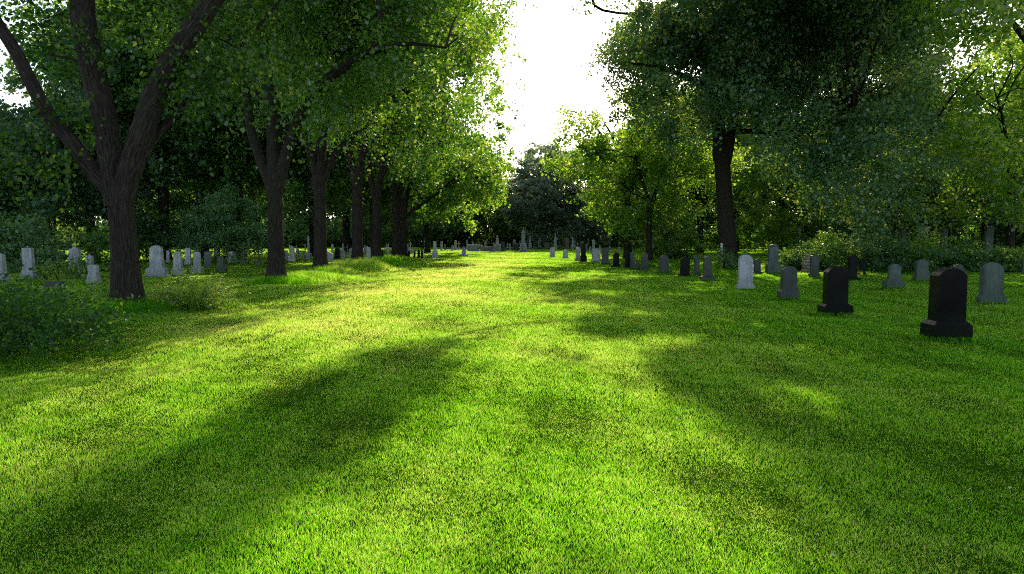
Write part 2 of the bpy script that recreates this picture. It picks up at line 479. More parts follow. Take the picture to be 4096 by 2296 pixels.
# ------------------------------------------------------------------ trunks
def tube(pts, rs, seg=10, rough=0.03, rng=None, cap=True):
    """one tapering limb as (verts, quads, uv)"""
    rng = rng or R
    pts = np.array(pts, float); rs = np.array(rs, float)
    # smooth resample
    k = max(2, len(pts))
    tt = np.linspace(0, k - 1, (k - 1) * 5 + 1)
    def cr(a):
        i = np.clip(np.floor(tt).astype(int), 0, k - 2); f = (tt - i)
        p0 = a[np.clip(i - 1, 0, k - 1)]; p1 = a[i]; p2 = a[i + 1]; p3 = a[np.clip(i + 2, 0, k - 1)]
        f = f[:, None] if a.ndim > 1 else f
        return 0.5 * (2 * p1 + (p2 - p0) * f + (2 * p0 - 5 * p1 + 4 * p2 - p3) * f ** 2 + (3 * p1 - p0 - 3 * p2 + p3) * f ** 3)
    P, r = cr(pts), np.maximum(0.004, cr(rs))
    T = unit(np.gradient(P, axis=0))
    ref = np.array([1.0, 0, 0]) if abs(T[0, 0]) < 0.8 else np.array([0, 1.0, 0])
    A = unit(np.cross(T, ref)); B = np.cross(T, A)
    th = np.linspace(0, 2 * np.pi, seg, endpoint=False)
    ph = rng.random(4) * 6.28
    lob = 1 + rough * (np.sin(3 * th + ph[0]) + np.sin(5 * th + ph[1]) + 0.6 * np.sin(8 * th + ph[2]))
    n = len(P)
    rr = r[:, None] * lob[None] * (1 + rough * 0.5 * rng.normal(size=(n, 1)))
    V = P[:, None] + rr[..., None] * (np.cos(th)[None, :, None] * A[:, None] + np.sin(th)[None, :, None] * B[:, None])
    V = V.reshape(-1, 3)
    i = np.arange(n - 1)[:, None] * seg; j = np.arange(seg)[None]; j2 = (j + 1) % seg
    F = np.stack([i + j, i + j2, i + seg + j2, i + seg + j], -1).reshape(-1, 4)
    ln = np.concatenate([[0], np.cumsum(np.linalg.norm(np.diff(P, axis=0), axis=1))])
    circ = 2 * np.pi * r.max()
    u0 = np.broadcast_to(np.arange(seg)[None] / seg * circ, (n - 1, seg)); u1 = u0 + circ / seg
    v0 = np.broadcast_to(ln[:-1, None], (n - 1, seg)); v1 = np.broadcast_to(ln[1:, None], (n - 1, seg))
    UV = np.stack([np.stack([u0, v0], -1), np.stack([u1, v0], -1), np.stack([u1, v1], -1), np.stack([u0, v1], -1)], 2).reshape(-1, 2)
    return V, F, UV


def merge(parts):
    Vs, Fs, Us, o = [], [], [], 0
    for V, F, U in parts:
        Vs.append(V); Fs.append(F + o); Us.append(U); o += len(V)
    return np.concatenate(Vs), np.concatenate(Fs), np.concatenate(Us)


def flare(base, top, r, seg=18, h=0.9):
    """trunk with a flared foot"""
    b, t = np.array(base, float), np.array(top, float)
    d = t - b
    L = d[2]
    zs = [-0.15, 0.02, 0.25, 0.6, 1.2, 2.2]
    zs = [z for z in zs if z < L - 0.3] + [L]
    pts, rs = [], []
    for z in zs:
        f = max(0, z) / L
        pts.append(b + d * f + np.array([0, 0, min(0, z)]))
        rs.append(r * (1.0 - 0.14 * f + 0.55 * math.exp(-max(0, z) / 0.34)))
    return pts, rs


def twigs_to(lobes, starts, rng, frac=0.6, r0=0.06):
    """side branches from limb points out to the middles of the lobes"""
    parts = []
    S = np.array(starts)
    for l in lobes:
        if rng.random() > frac: continue
        c = np.array(l[:3])
        dd = np.linalg.norm(S - c, axis=1) + np.maximum(0, S[:, 2] - c[2]) * 1.0
        s = S[np.argsort(dd)[min(len(S) - 1, int(rng.random() * 2))]]
        L = np.linalg.norm(c - s)
        if L < 0.4 or L > 9: continue
        q = np.stack([c, s * .5 + c * .5, s * .25 + c * .75])
        if L > 1.2 and lit_at((q - SUN[None] * (q[:, 2:3] / SUN[2])) * np.array([1, 1, 0])).any(): continue
        m1 = s + (c - s) * 0.4 + rng.normal(size=3) * L * 0.07 + np.array([0, 0, L * 0.10])
        m2 = s + (c - s) * 0.75 + rng.normal(size=3) * L * 0.06 + np.array([0, 0, L * 0.08])
        r = r0 * min(1.6, 0.45 + L * 0.16)
        parts.append(tube([s, m1, m2, c], [r, r * 0.7, r * 0.4, r * 0.15], 5, 0.05, rng))
    return parts


def make_tree(name, label, cat, trunk, limbs, lobes, leafmat, group=None, seed=1, frac=0.5, tw=0.06, seg=18, **kw):
    """trunk = (base, fork, radius) ; limbs = [(points, radii)] ; lobes for the crown"""
    rng = np.random.default_rng(seed)
    base, fork, r = trunk
    base = np.array(base, float)
    root = thing(name, label, cat, base, 0, group)
    pts, rs = flare(base, fork, r)
    parts = [tube(pts, rs, seg, 0.025, rng)]
    starts = [np.array(fork)]
    for lp, lr in limbs:
        parts.append(tube(lp, lr, max(8, seg - 6), 0.03, rng))
        lp = np.array(lp)
        for a, b in zip(lp[:-1], lp[1:]):
            starts += [a * 0.5 + b * 0.5, b]
    parts += twigs_to(lobes, starts, rng, frac, tw)
    V, F, U = merge(parts)
    me = mesh_np('trunk', V - base, F, smooth=True, uv=U)
    me.materials.append(M['bark'])
    link(bpy.data.objects.new('trunk', me), root)
    V, F, t = foliage(lobes, rng=rng, origin=base, **kw)
    me = mesh_np('crown', V, F, t)
    me.materials.append(M[leafmat])
    link(bpy.data.objects.new('crown', me), root)
    STAT.append((name, len(F)))
    return root






def vlimb(pl, Y, mpp=None):
    """limb given on the survey sheet: (vx, vy, dY, width_px)"""
    pts, rs = [], []
    for vx, vy, dy, wpx in pl:
        pts.append(av(vx, vy, Y + dy)); rs.append(wpx * Y / 1717.0 / 2)
    return pts, rs


def auto_limbs(fork, r, n, reach, rise, rng, side=0.0):
    out = []
    for k in range(n):
        a = rng.random() * 6.28 if n < 3 else (k + rng.random() * 0.5) / n * 6.28
        L = reach * (0.7 + 0.5 * rng.random()); h = rise * (0.6 + 0.6 * rng.random())
        f = np.array(fork) - np.array([0, 0, r * 1.2])
        d = np.array([math.cos(a) + side, math.sin(a), 0])
        p = [f, f + d * L * 0.25 + np.array([0, 0, h * 0.35]), f + d * L * 0.6 + np.array([0, 0, h * 0.75]), f + d * L + np.array([0, 0, h])]
        q = r * (0.5 + 0.2 * rng.random())
        out.append((p, [q, q * 0.8, q * 0.5, q * 0.2]))
    return out


# ================================================================== THE SETTING
def build_ground():
    xs = np.concatenate([np.linspace(-700, -70, 12)[:-1], np.linspace(-70, 70, 141), np.linspace(70, 700, 12)[1:]])
    ys = np.concatenate([np.linspace(-300, -4, 8)[:-1], np.linspace(-4, 100, 160), np.linspace(100, 900, 14)[1:]])
    X, Y = np.meshgrid(xs, ys)
    Z = hgt(X, Y)
    V = np.stack([X, Y, Z], -1).reshape(-1, 3)
    a = np.arange(len(ys) - 1)[:, None] * len(xs) + np.arange(len(xs) - 1)[None]
    F = np.stack([a, a + 1, a + 1 + len(xs), a + len(xs)], -1).reshape(-1, 4)
    me = mesh_np('ground', V, F, smooth=True)
    me.materials.append(M['soil'])
    tag(link(bpy.data.objects.new('ground', me)), kind='structure')


build_ground()


def build_path():
    """gravel path that crosses behind the lawn"""
    n = 60
    x = np.linspace(-9, 42, n)
    yc = 84 + 2.0 * np.sin((x + 5) * 0.08) - 0.15 * np.maximum(0, x - 6)
    V = np.concatenate([np.stack([x, yc - 1.3, np.full(n, 0.035)], -1), np.stack([x, yc + 1.3, np.full(n, 0.035)], -1)])
    i = np.arange(n - 1)
    F = np.stack([i, i + 1, n + i + 1, n + i], -1)
    me = mesh_np('gravel_path', V, F)
    me.materials.append(M['gravel'])
    tag(link(bpy.data.objects.new('gravel_path', me)), kind='structure')


build_path()


def snoise(x, y, s=1.0):
    x = x * s; y = y * s
    return (np.sin(1.3 * x + 0.7 * y + 0.3) * np.sin(0.9 * y - 0.5 * x + 1.7) + 0.6 * np.sin(2.9 * x - 1.1 * y + 2.1) * np.sin(2.3 * y + 1.9 * x + 0.4) +
            0.4 * np.sin(5.3 * x + 3.1 * y) * np.sin(4.7 * y - 3.9 * x + 1.0)) / 1.5


def build_grass():
    rng = np.random.default_rng(3)
    n = 2900000
    # distance drawn so that density per square metre falls off like d^-1.6
    u = rng.random(n)
    d0, d1, e = 2.7, 92.0, 0.40
    Y = (d0 ** e + u * (d1 ** e - d0 ** e)) ** (1 / e)
    X = (rng.random(n) * 2 - 1) * (Y * 0.83 + 0.8)
    m = 800000                                                          # the lawn goes on to either side
    Y2 = 1.2 + 50 * rng.random(m) ** 2.2
    X2 = np.where(rng.random(m) < 0.5, -1, 1) * (np.maximum(0, np.where(Y2 > 2.7, Y2 * 0.83 + 0.8, 0)) + 5.5 * rng.random(m))
    X, Y = np.concatenate([X, X2]), np.concatenate([Y, Y2])
    n = len(X)
    cl = snoise(X, Y, 2.6) * 0.5 + snoise(X + 7, Y - 3, 8.0) * 0.5      # tufts
    keep = rng.random(n) < 0.85 + 0.25 * cl
    X, Y, cl = X[keep], Y[keep], cl[keep]
    n = len(X)
    big = snoise(X, Y, 0.45)
    sc_ = np.maximum(1.0, (Y / 6.0)) ** 0.85
    H = (0.017 + 0.016 * rng.random(n)) * (1 + 0.22 * cl + 0.15 * big) * np.minimum(1.7, sc_ ** 0.45)
    W = (0.0009 + 0.0009 * rng.random(n)) * sc_
    th = rng.normal(size=n) * 0.75 + np.pi * (rng.random(n) < 0.5)   # blade faces turned along the avenue to brighten the lawn in sun
    side = np.stack([np.cos(th), np.sin(th), np.zeros(n)], -1)
    la = rng.random(n) * 2 * np.pi
    ln = H * (0.15 + 1.0 * rng.random(n) ** 1.3)
    lean = np.stack([np.cos(la) * ln, np.sin(la) * ln, H], -1)
    b = np.stack([X, Y, hgt(X, Y) - 0.004], -1)
    worn_sunlit = np.exp(-((X + 2.5) / 4.5) ** 2) * np.clip((Y - 6) / 10, 0, 1) * np.clip((60 - Y) / 25, 0, 1)   # worn, drier middle of the lawn, paled further to paint in its sunlight
    tint = np.clip(0.38 + 0.30 * worn_sunlit * (0.8 + 0.4 * big) - 0.12 * np.clip((X - 1) / 4, 0, 1) + 0.14 * big + 0.12 * cl + rng.normal(size=n) * 0.15, 0, 1)  # tint lowered on the headstone side to paint in its shade
    dry = rng.random(n) < 0.02
    tint[dry] = 1.0
    mid = b + lean * np.array([0.38, 0.38, 0.58])
    V = np.stack([b - side * W[:, None], b + side * W[:, None], mid + side * W[:, None] * 0.75, b + lean, mid - side * W[:, None] * 0.75], 1).reshape(-1, 3)
    i = np.arange(n)[:, None] * 5
    F4 = i + np.array([[0, 1, 2, 4]])
    # every blade: a quad and a tip, both written as triangles
    F = np.concatenate([i + np.array([[0, 1, 2]]), i + np.array([[0, 2, 4]]), i + np.array([[4, 2, 3]])])
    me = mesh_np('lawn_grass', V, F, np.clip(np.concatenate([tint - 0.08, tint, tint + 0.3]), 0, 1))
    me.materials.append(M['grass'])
    tag(link(bpy.data.objects.new('lawn_grass', me)), 'short mown green lawn covering the avenue between the graves', 'grass', kind='stuff')


build_grass()

# ================================================================== GRAVES
def frustum(bm, w0, d0, w1, d1, z0, z1, cx=0.0, cy=0.0):
    vs = []
    for (w_, d_, z) in ((w0, d0, z0), (w1, d1, z1)):
        for sx, sy in ((-1, -1), (1, -1), (1, 1), (-1, 1)):
            vs.append(bm.verts.new((cx + sx * w_ / 2, cy + sy * d_ / 2, z)))
    for f in ((3, 2, 1, 0), (4, 5, 6, 7), (0, 1, 5, 4), (1, 2, 6, 5), (2, 3, 7, 6), (3, 0, 4, 7)):
        bm.faces.new([vs[i] for i in f])


def prism(bm, prof, d, z0, taper=0.0, H=1.0, dtaper=0.0):
    """outline (x,z) given depth d ; narrows by taper towards the top"""
    fr, bk = [], []
    for x, z in prof:
        s = 1 - taper * z / H
        q = d / 2 * (1 - dtaper * z / H)
        fr.append(bm.verts.new((x * s, -q, z0 + z))); bk.append(bm.verts.new((x * s, q, z0 + z)))
    bm.faces.new(fr); bm.faces.new(list(reversed(bk)))
    n = len(prof)
    for i in range(n):
        j = (i + 1) % n
        bm.faces.new([fr[i], bk[i], bk[j], fr[j]])


def outline(style, w_, h):
    hw = w_ / 2
    def arc(x0, x1, zb, rise, n=14):
        # circular segment from x0 to x1 with given rise
        c = abs(x1 - x0) / 2; Rr = (c * c + rise * rise) / (2 * rise); mx = (x0 + x1) / 2
        a = math.asin(min(1, c / Rr))
        if rise > c: a = math.pi - a
        return [(mx + Rr * math.sin(a - 2 * a * k / n), zb + rise - Rr + Rr * math.cos(a - 2 * a * k / n)) for k in range(n + 1)]
    if style == 'round':
        r = 0.40 * w_; top = arc(hw, -hw, h - r, r)
    elif style == 'arch':
        r = 0.27 * w_; top = arc(hw, -hw, h - r, r)
    elif style == 'low':
        r = 0.12 * w_; top = arc(hw, -hw, h - r, r)
    elif style == 'gable':
        r = 0.22 * w_; top = [(hw, h - r), (0.08 * w_, h - 0.012), (-0.08 * w_, h - 0.012), (-hw, h - r)]
    elif style == 'shoulder':
        r = 0.15 * w_; s = 0.36 * w_
        top = [(hw, h - 0.27 * w_), (hw - 0.02 * w_, h - 0.235 * w_), (s + 0.03 * w_, h - 0.225 * w_), (s, h - 0.17 * w_)] + arc(s, -s, h - r, r) + \
              [(-s, h - 0.17 * w_), (-s - 0.03 * w_, h - 0.225 * w_), (-hw + 0.02 * w_, h - 0.235 * w_), (-hw, h - 0.27 * w_)]
    elif style == 'ogee':
        top = [(hw, h - 0.2 * w_), (0.42 * w_, h - 0.17 * w_), (0.3 * w_, h - 0.11 * w_), (0.18 * w_, h - 0.03 * w_), (0.07 * w_, h), (-0.07 * w_, h), (-0.18 * w_, h - 0.03 * w_), (-0.3 * w_, h - 0.11 * w_), (-0.42 * w_, h - 0.17 * w_), (-hw, h - 0.2 * w_)]
    elif style == 'slant':
        top = [(hw, h - 0.35 * w_), (-hw * 0.5, h), (-hw, h - 0.06 * w_)]
    else:
        top = [(hw, h), (-hw, h)]
    return [(-hw, 0), (hw, 0)] + top


def lathe(bm, prof, seg=12, cx=0, cy=0):
    rings = []
    for r, z in prof:
        rings.append([bm.verts.new((cx + r * math.cos(a * 2 * math.pi / seg), cy + r * math.sin(a * 2 * math.pi / seg), z)) for a in range(seg)])
    for a, b in zip(rings[:-1], rings[1:]):
        for i in range(seg):
            j = (i + 1) % seg
            bm.faces.new([a[i], a[j], b[j], b[i]])
    bm.faces.new(list(reversed(rings[0]))); bm.faces.new(rings[-1])


def place(cx, base, wpx, k):
    """front width and centre of a stone whose outline spans wpx on the survey picture"""
    g = ground(cx, base)
    d = g[1]
    s = d / FPX
    a = abs(g[0]) / d
    w_ = wpx * s / (1 + k * a)
    t = k * w_
    x = g[0] + math.copysign(t * a / 2, g[0])
    return x, d, s, w_, t


def rz_small():
    return (random.random() - 0.5) * 0.10


def lean(o, a=0.015):
    o.rotation_euler = ((random.random() - 0.5) * 2 * a, (random.random() - 0.5) * 2 * a, o.rotation_euler[2])


def zat(x, y):
    return float(hgt(np.array([x]), np.array([y]))[0])


def headstone(cx, top, base, wt, wb, style, mat, label, pf=0.2, k=0.45, taper=0.05, cap=None, molding=True, slab=0.0, name='headstone', group=None, rz=None):
    x, d, s, w_, t = place(cx, base, wt, k)
    wb_, tb = w_ * wb / wt, max(t * 1.35, t + (wb / wt - 1) * w_ * 0.8)
    H = (base - top) * s * (1 + (CAM_H - 0.6) * 0.0)
    root = thing(name, label, 'headstone', (x, d + tb / 2, zat(x, d)), rz_small() if rz is None else rz, group)
    if d > 14: lean(root)
    if d < 45: FEET.append((x, d + tb / 2, wb_, tb))
    hp = H * pf
    bv = 0.012
    # plinth
    bm = bmesh.new()
    if pf > 0:
        if molding:
            frustum(bm, wb_, tb, wb_, tb, -0.12, hp * 0.80)
            bm2 = bmesh.new()
            frustum(bm2, wb_ * 0.985, tb * 0.985, w_ * 1.05, t * 1.1, hp * 0.802, hp)
            obj_bm('plinth', bm, M[mat], root, bv)
            obj_bm('moulded_step', bm2, M[mat], root, bv * 0.8)
        else:
            frustum(bm, wb_, tb, wb_ * 0.97, tb * 0.97, -0.12, hp)
            obj_bm('plinth', bm, M[mat], root, bv)
    else:
        bm.free()
    if slab:
        bm = bmesh.new(); frustum(bm, wb_ * slab, tb * 1.5, wb_ * slab, tb * 1.5, -0.1, 0.07); obj_bm('ground_slab', bm, M[mat], root, bv)
    Ht = H - hp
    if cap: Ht -= cap[1] * H
    bm = bmesh.new()
    prism(bm, outline(style, w_, Ht), t, hp + (0.001 if pf > 0 else -0.1), taper, Ht, taper * 1.2)
    obj_bm('tablet', bm, M[mat], root, bv * 1.1)
    if cap:
        cw, ch = cap[0], cap[1] * H
        z0 = hp + Ht + 0.002
        ws = w_ * (1 - taper)
        bm = bmesh.new()
        if cap[2] == 'flat':
            frustum(bm, ws * cw, t * cw, ws * cw * 0.9, t * cw * 0.85, z0, z0 + ch)
        elif cap[2] == 'pyramid':
            frustum(bm, ws * cw, t * cw, ws * 0.06, t * 0.06, z0, z0 + ch)
        elif cap[2] == 'arch':
            prism(bm, [(a, b) for a, b in outline('arch', ws * cw, ch)], t * cw, z0)
        elif cap[2] == 'urn':
            q = ch
            lathe(bm, [(q * .3, z0), (q * .3, z0 + q * .1), (q * .12, z0 + q * .2), (q * .36, z0 + q * .5), (q * .4, z0 + q * .65), (q * .2, z0 + q * .85), (q * .05, z0 + q)])
        elif cap[2] == 'ball':
            q = ch / 2
            lathe(bm, [(q * .5, z0), (q * .35, z0 + q * .15), (q * .9, z0 + q * .7), (q, z0 + q * 1.1), (q * .75, z0 + q * 1.65), (q * .2, z0 + q * 2)])
        obj_bm({'urn': 'urn', 'ball': 'stone_ball'}.get(cap[2], 'capstone'), bm, M[mat], root, bv * 0.8 if cap[2] not in ('urn', 'ball') else 0, cap[2] in ('urn', 'ball'))
    return root


def obelisk(cx, top, base, wt, wb, mat, label, ped=0.4, taper=0.3, finial=None, cap=0.06, name='obelisk', cat='monument', flare_=False):
    """pedestal, shaft and pointed top, optionally a finial"""
    x, d, s, wb_, tb = place(cx, base, wb, 0.9)
    w_ = wb_ * wt / wb
    H = (base - top) * s
    root = thing(name, label, cat, (x, d + tb / 2, zat(x, d)), rz_small())
    fin = 0.0
    if finial: fin = finial[1] * H
    hp = H * ped
    bm = bmesh.new(); frustum(bm, wb_, tb, wb_ * (0.98 if not flare_ else 0.86), tb * (0.98 if not flare_ else 0.86), -0.1, hp * 0.9); obj_bm('pedestal', bm, M[mat], root, 0.015)
    q = wb_ * (0.98 if not flare_ else 0.86)
    bm = bmesh.new(); frustum(bm, q * 1.06, q * 0.96, q * 0.9, q * 0.82, hp * 0.902, hp); obj_bm('moulded_step', bm, M[mat], root, 0.012)
    hs = H - hp - fin
    hc = cap * H
    bm = bmesh.new()
    w1 = w_ * (1 - taper)
    frustum(bm, w_, w_ * 0.92, w1, w1 * 0.92, hp + 0.001, hp + hs - hc); obj_bm('shaft', bm, M[mat], root, 0.012)
    bm = bmesh.new()
    if finial:
        frustum(bm, w1 * 1.2, w1 * 1.15, w1 * 0.25, w1 * 0.25, hp + hs - hc + 0.001, hp + hs)
    else:
        frustum(bm, w1 * 1.0, w1 * 0.92, w1 * 0.08, w1 * 0.08, hp + hs - hc + 0.001, hp + hs)
    obj_bm('capstone', bm, M[mat], root, 0.008)
    if finial:
        z0 = hp + hs
        bm = bmesh.new()
        if finial[0] == 'ball':
            q = fin / 2; lathe(bm, [(q * .5, z0 - .01), (q * .4, z0 + q * .2), (q * .9, z0 + q * .7), (q, z0 + q * 1.1), (q * .7, z0 + q * 1.7), (q * .15, z0 + q * 2)]); nm = 'stone_ball'
        elif finial[0] == 'urn':
            q = fin; lathe(bm, [(q * .22, z0 - .01), (q * .1, z0 + q * .15), (q * .3, z0 + q * .45), (q * .33, z0 + q * .6), (q * .15, z0 + q * .8), (q * .04, z0 + q)]); nm = 'urn'
        elif finial[0] == 'cross':
            q = fin; frustum(bm, q * .16, q * .16, q * .16, q * .16, z0 - .01, z0 + q)
            frustum(bm, q * .62, q * .158, q * .62, q * .158, z0 + q * .58, z0 + q * .74); nm = 'cross'
        elif finial[0] == 'figure':
            q = fin
            lathe(bm, [(q * .12, z0 - .01), (q * .17, z0 + q * .06), (q * .14, z0 + q * .3), (q * .11, z0 + q * .45), (q * .15, z0 + q * .6), (q * .12, z0 + q * .72), (q * .05, z0 + q * .76), (q * .085, z0 + q * .86), (q * .075, z0 + q * .95), (q * .02, z0 + q)])
            frustum(bm, q * .5, q * .06, q * .46, q * .05, z0 + q * .6, z0 + q * .67); nm = 'statuette'
        else:
            q = fin
            lathe(bm, [(q * .2, z0 - .01), (q * .1, z0 + q * .35), (q * .16, z0 + q * .5), (q * .2, z0 + q * .62), (q * .1, z0 + q * .75), (q * .03, z0 + q)]); nm = 'spire_finial'
        obj_bm(nm, bm, M[mat], root, 0, finial[0] != 'cross')
    return root


def grave_cross(cx, top, base, wpx, mat, label, plinth=0.28, wb=None, ring=False):
    x, d, s, w_, t = place(cx, base, wpx, 0.25)
    H = (base - top) * s
    root = thing('grave_cross', label, 'grave cross', (x, d + .15, zat(x, d)), rz_small())
    hp = H * plinth
    b = (wb or wpx) * s
    bm = bmesh.new(); frustum(bm, b, b * 0.7, b * 0.55, b * 0.45, -0.1, hp); obj_bm('plinth', bm, M[mat], root, 0.012)
    v = w_ * 0.26
    bm = bmesh.new()
    zb, zt = hp + (H - hp) * 0.58, hp + (H - hp) * 0.58 + v * 1.05
    prof = [(-v / 2, 0), (v / 2, 0), (v / 2, zb - hp), (w_ / 2, zb - hp), (w_ / 2, zt - hp), (v / 2, zt - hp), (v / 2, H - hp), (-v / 2, H - hp), (-v / 2, zt - hp), (-w_ / 2, zt - hp), (-w_ / 2, zb - hp), (-v / 2, zb - hp)]
    prism(bm, prof, v, hp + 0.001)
    obj_bm('cross', bm, M[mat], root, 0.008)
    return root


def ledger(cx, top, base, wpx, mat, label, lid=True, legs=False, name='chest_tomb', k=0.5, cat='tomb'):
    x, d, s, w_, t = place(cx, base, wpx, k)
    H = (base - top) * s
    root = thing(name, label, cat, (x, d + t / 2, zat(x, d)), rz_small() * 0.5)
    bm = bmesh.new()
    if legs:
        for i, sx in enumerate((-1, 1)):
            b2 = bmesh.new(); frustum(b2, w_ * 0.16, t * 0.8, w_ * 0.14, t * 0.8, -0.08, H * 0.8, cx=sx * w_ * 0.36); obj_bm('support', b2, M[mat], root, 0.01)
        frustum(bm, w_, t, w_ * 0.97, t * 0.97, H * 0.802, H)
        obj_bm('table_slab', bm, M[mat], root, 0.012)
    else:
        frustum(bm, w_ * 0.94, t * 0.94, w_ * 0.92, t * 0.92, -0.1, H * 0.78); obj_bm('chest', bm, M[mat], root, 0.012)
        b2 = bmesh.new(); frustum(b2, w_, t, w_ * 0.93, t * 0.9, H * 0.782, H); obj_bm('lid', b2, M[mat], root, 0.012)
    return root


HS, OB, GC, LT = headstone, obelisk, grave_cross, ledger
# --- the graves on the sunny headstone side of the lawn
HS(3792, 1070, 1362, 158, 211, 'arch', 'black', 'largest polished black headstone with arched top on a stepped plinth', pf=0.265, k=0.55, taper=0.03, rz=0.0)
HS(3346, 1061, 1257, 106, 144, 'arch', 'black', 'polished black arched headstone on a wide stepped plinth, second largest of the black ones', pf=0.225, k=0.5, taper=0.03, rz=0.0)
HS(3156, 1066, 1200, 70, 91, 'arch', 'charcoal', 'dark slate headstone with low arch between the pale granite stone and the wide black one', pf=0.30, k=0.45, taper=0.05)
HS(2982, 1016, 1159, 62, 80, 'round', 'grey', 'pale grey granite headstone with rounded top in front of the thick dark tree trunk', pf=0.17, k=0.45, taper=0.06)
HS(3967, 1050, 1219, 101, 124, 'shoulder', 'green', 'broad mossy green headstone with shouldered top, behind the largest black headstone', pf=0.22, k=0.35, taper=0.02)
HS(3580, 1056, 1156, 55, 90, 'arch', 'green', 'small weathered grey-green headstone on a very wide stepped plinth by itself before the hedge', pf=0.38, k=0.45, taper=0.03)
HS(3688, 1034, 1122, 57, 70, 'ogee', 'green', 'grey-green headstone with carved wavy cap at the foot of the hedge', pf=0.28, k=0.4, taper=-0.02)
HS(3832, 1054, 1118, 56, 66, 'round', 'charcoal', 'dark round-topped headstone half hidden behind the largest black headstone', pf=0.15, k=0.35)
HS(3413, 1017, 1123, 40, 70, 'arch', 'black', 'tall narrow black headstone with white-edged arch, behind the second black headstone', pf=0.16, k=0.6, taper=0.02)
HS(3450, 1038, 1103, 25, 33, 'flat', 'black', 'small flat-topped black stone next to a yellow grave lantern', pf=0.2, k=0.5)
HS(3258, 1017, 1107, 38, 49, 'low', 'charcoal', 'narrow charcoal headstone with rounded corners beside the pale stacked rocks', pf=0.19, k=0.45)
HS(3093, 975, 1094, 46, 62, 'round', 'green', 'tallest grey-green tapering headstone with stepped foot, behind the pale granite stone', pf=0.40, k=0.5, taper=0.10, cap=(1.08, 0.05, 'arch'))
HS(3030, 1036, 1092, 30, 44, 'round', 'charcoal', 'squat dark stone on a flat slab beside the tallest grey-green tapering headstone', pf=0.14, k=0.5, slab=1.3)
HS(2831, 1025, 1124, 38, 60, 'low', 'charcoal', 'charcoal tapering headstone on wide plinth just before the thick tree trunk', pf=0.22, k=0.45, taper=0.14)
HS(2740, 1023, 1104, 40, 54, 'gable', 'black', 'dark gabled headstone with peaked top in the receding row', pf=0.15, k=0.45, taper=0.03)
HS(2787, 1021, 1100, 25, 36, 'flat', 'charcoal', 'slim grey tapering pillar stone between the gabled and the charcoal tapering headstones', pf=0.16, k=0.6, taper=0.2)
HS(2656, 1018, 1090, 40, 46, 'round', 'charcoal', 'round-topped dark slab without wide plinth in front of the clipped green bush', pf=0.10, k=0.35, molding=False)
HS(2580, 1012, 1082, 28, 44, 'low', 'charcoal', 'grey tapering headstone on splayed plinth below the thin forked tree', pf=0.22, k=0.5, taper=0.12)
HS(2551, 1040, 1081, 17, 19, 'round', 'charcoal', 'tiny dark rounded stone leaning close to the splayed grey headstone', pf=0.0, k=0.5)
HS(2529, 1009, 1076, 20, 26, 'flat', 'charcoal', 'dark square-topped stone with pale lit edge in the receding row', pf=0.2, k=0.6)
HS(2509, 1004, 1074, 22, 34, 'slant', 'black', 'dark stone with slanting bright top edge in the receding row', pf=0.2, k=0.6, taper=0.1)
HS(2464, 1010, 1070, 26, 36, 'arch', 'black', 'black arched headstone on splayed plinth, beside the tall dark grey block', pf=0.24, k=0.5, taper=0.06)
HS(2421, 992, 1056, 28, 33, 'flat', 'charcoal', 'tall dark grey block-shaped headstone between the grey chest stone and the black arched one', pf=0.15, k=0.6, cap=(1.06, 0.05, 'flat'))
HS(2384, 994, 1049, 34, 40, 'flat', 'grey', 'square grey granite block headstone with flat cap at the bend of the row', pf=0.16, k=0.6, cap=(1.1, 0.06, 'flat'))
HS(2334, 968, 1046, 20, 28, 'round', 'black', 'tall black rounded stone with a pale stone touching its side', pf=0.35, k=0.7, taper=0.04)
HS(2312, 986, 1041, 19, 24, 'ogee', 'grey', 'grey narrow stone with curved sides leaning against the tall black one', pf=0.2, k=0.7, taper=0.12)
OB(2374, 956, 1012, 11, 15, 'pale', 'white pointed small obelisk rising behind the square grey block', ped=0.35, taper=0.12, cap=0.08)
HS(2262, 997, 1032, 22, 26, 'round', 'pale', 'pale weathered rounded stone, nearer of the two pale stones at the lawn end', pf=0.12, k=0.5)
HS(2210, 991, 1029, 20, 24, 'flat', 'pale', 'pale square-topped stone on dark foot at the lawn end', pf=0.12, k=0.5)
HS(2884, 972, 1066, 11, 13, 'flat', 'grey', 'tall thin grey pillar against the side of the thick tree trunk', pf=0.1, k=0.9, cap=(1.2, 0.05, 'flat'))
HS(4098, 1031, 1098, 30, 36, 'low', 'charcoal', 'dark headstone cut off by the picture edge below the hedge', pf=0.18, k=0.45)

# --- the graves among the shrubs beyond the tree row
HS(-8, 1010, 1133, 66, 92, 'gable', 'grey', 'grey gabled gravestone on pale block, cut off by the picture edge', pf=0.30, k=0.5)
HS(115, 981, 1120, 54, 66, 'flat', 'grey', 'tall grey tablet with carved broken top standing in the brambles', pf=0.30, k=0.5, taper=0.08, cap=(0.5, 0.06, 'urn'))
HS(298, 985, 1088, 58, 84, 'flat', 'grey', 'broad grey stele tapering to a peaked cap on a long slab behind the brambles', pf=0.12, k=0.5, taper=0.16, cap=(0.6, 0.07, 'pyramid'), slab=1.2)
HS(359, 1012, 1088, 35, 40, 'flat', 'grey', 'narrow grey stone with domed neck cap next to the broad grey stele', pf=0.14, k=0.6, cap=(0.8, 0.1, 'ball'))
HS(374, 1055, 1136, 46, 58, 'low', 'grey', 'short squat grey stone with bulging foot, near the trunk of the forked tree', pf=0.50, k=0.6, taper=-0.03)
LT(223, 1119, 1143, 99, 'charcoal', 'low dark stone trough half sunk in ferns', name='grave_kerb')
HS(625, 977, 1102, 62, 92, 'arch', 'grey', 'widest light grey tapering headstone with arched top, beside the forked tree trunk', pf=0.30, k=0.4, taper=0.12, slab=1.25)
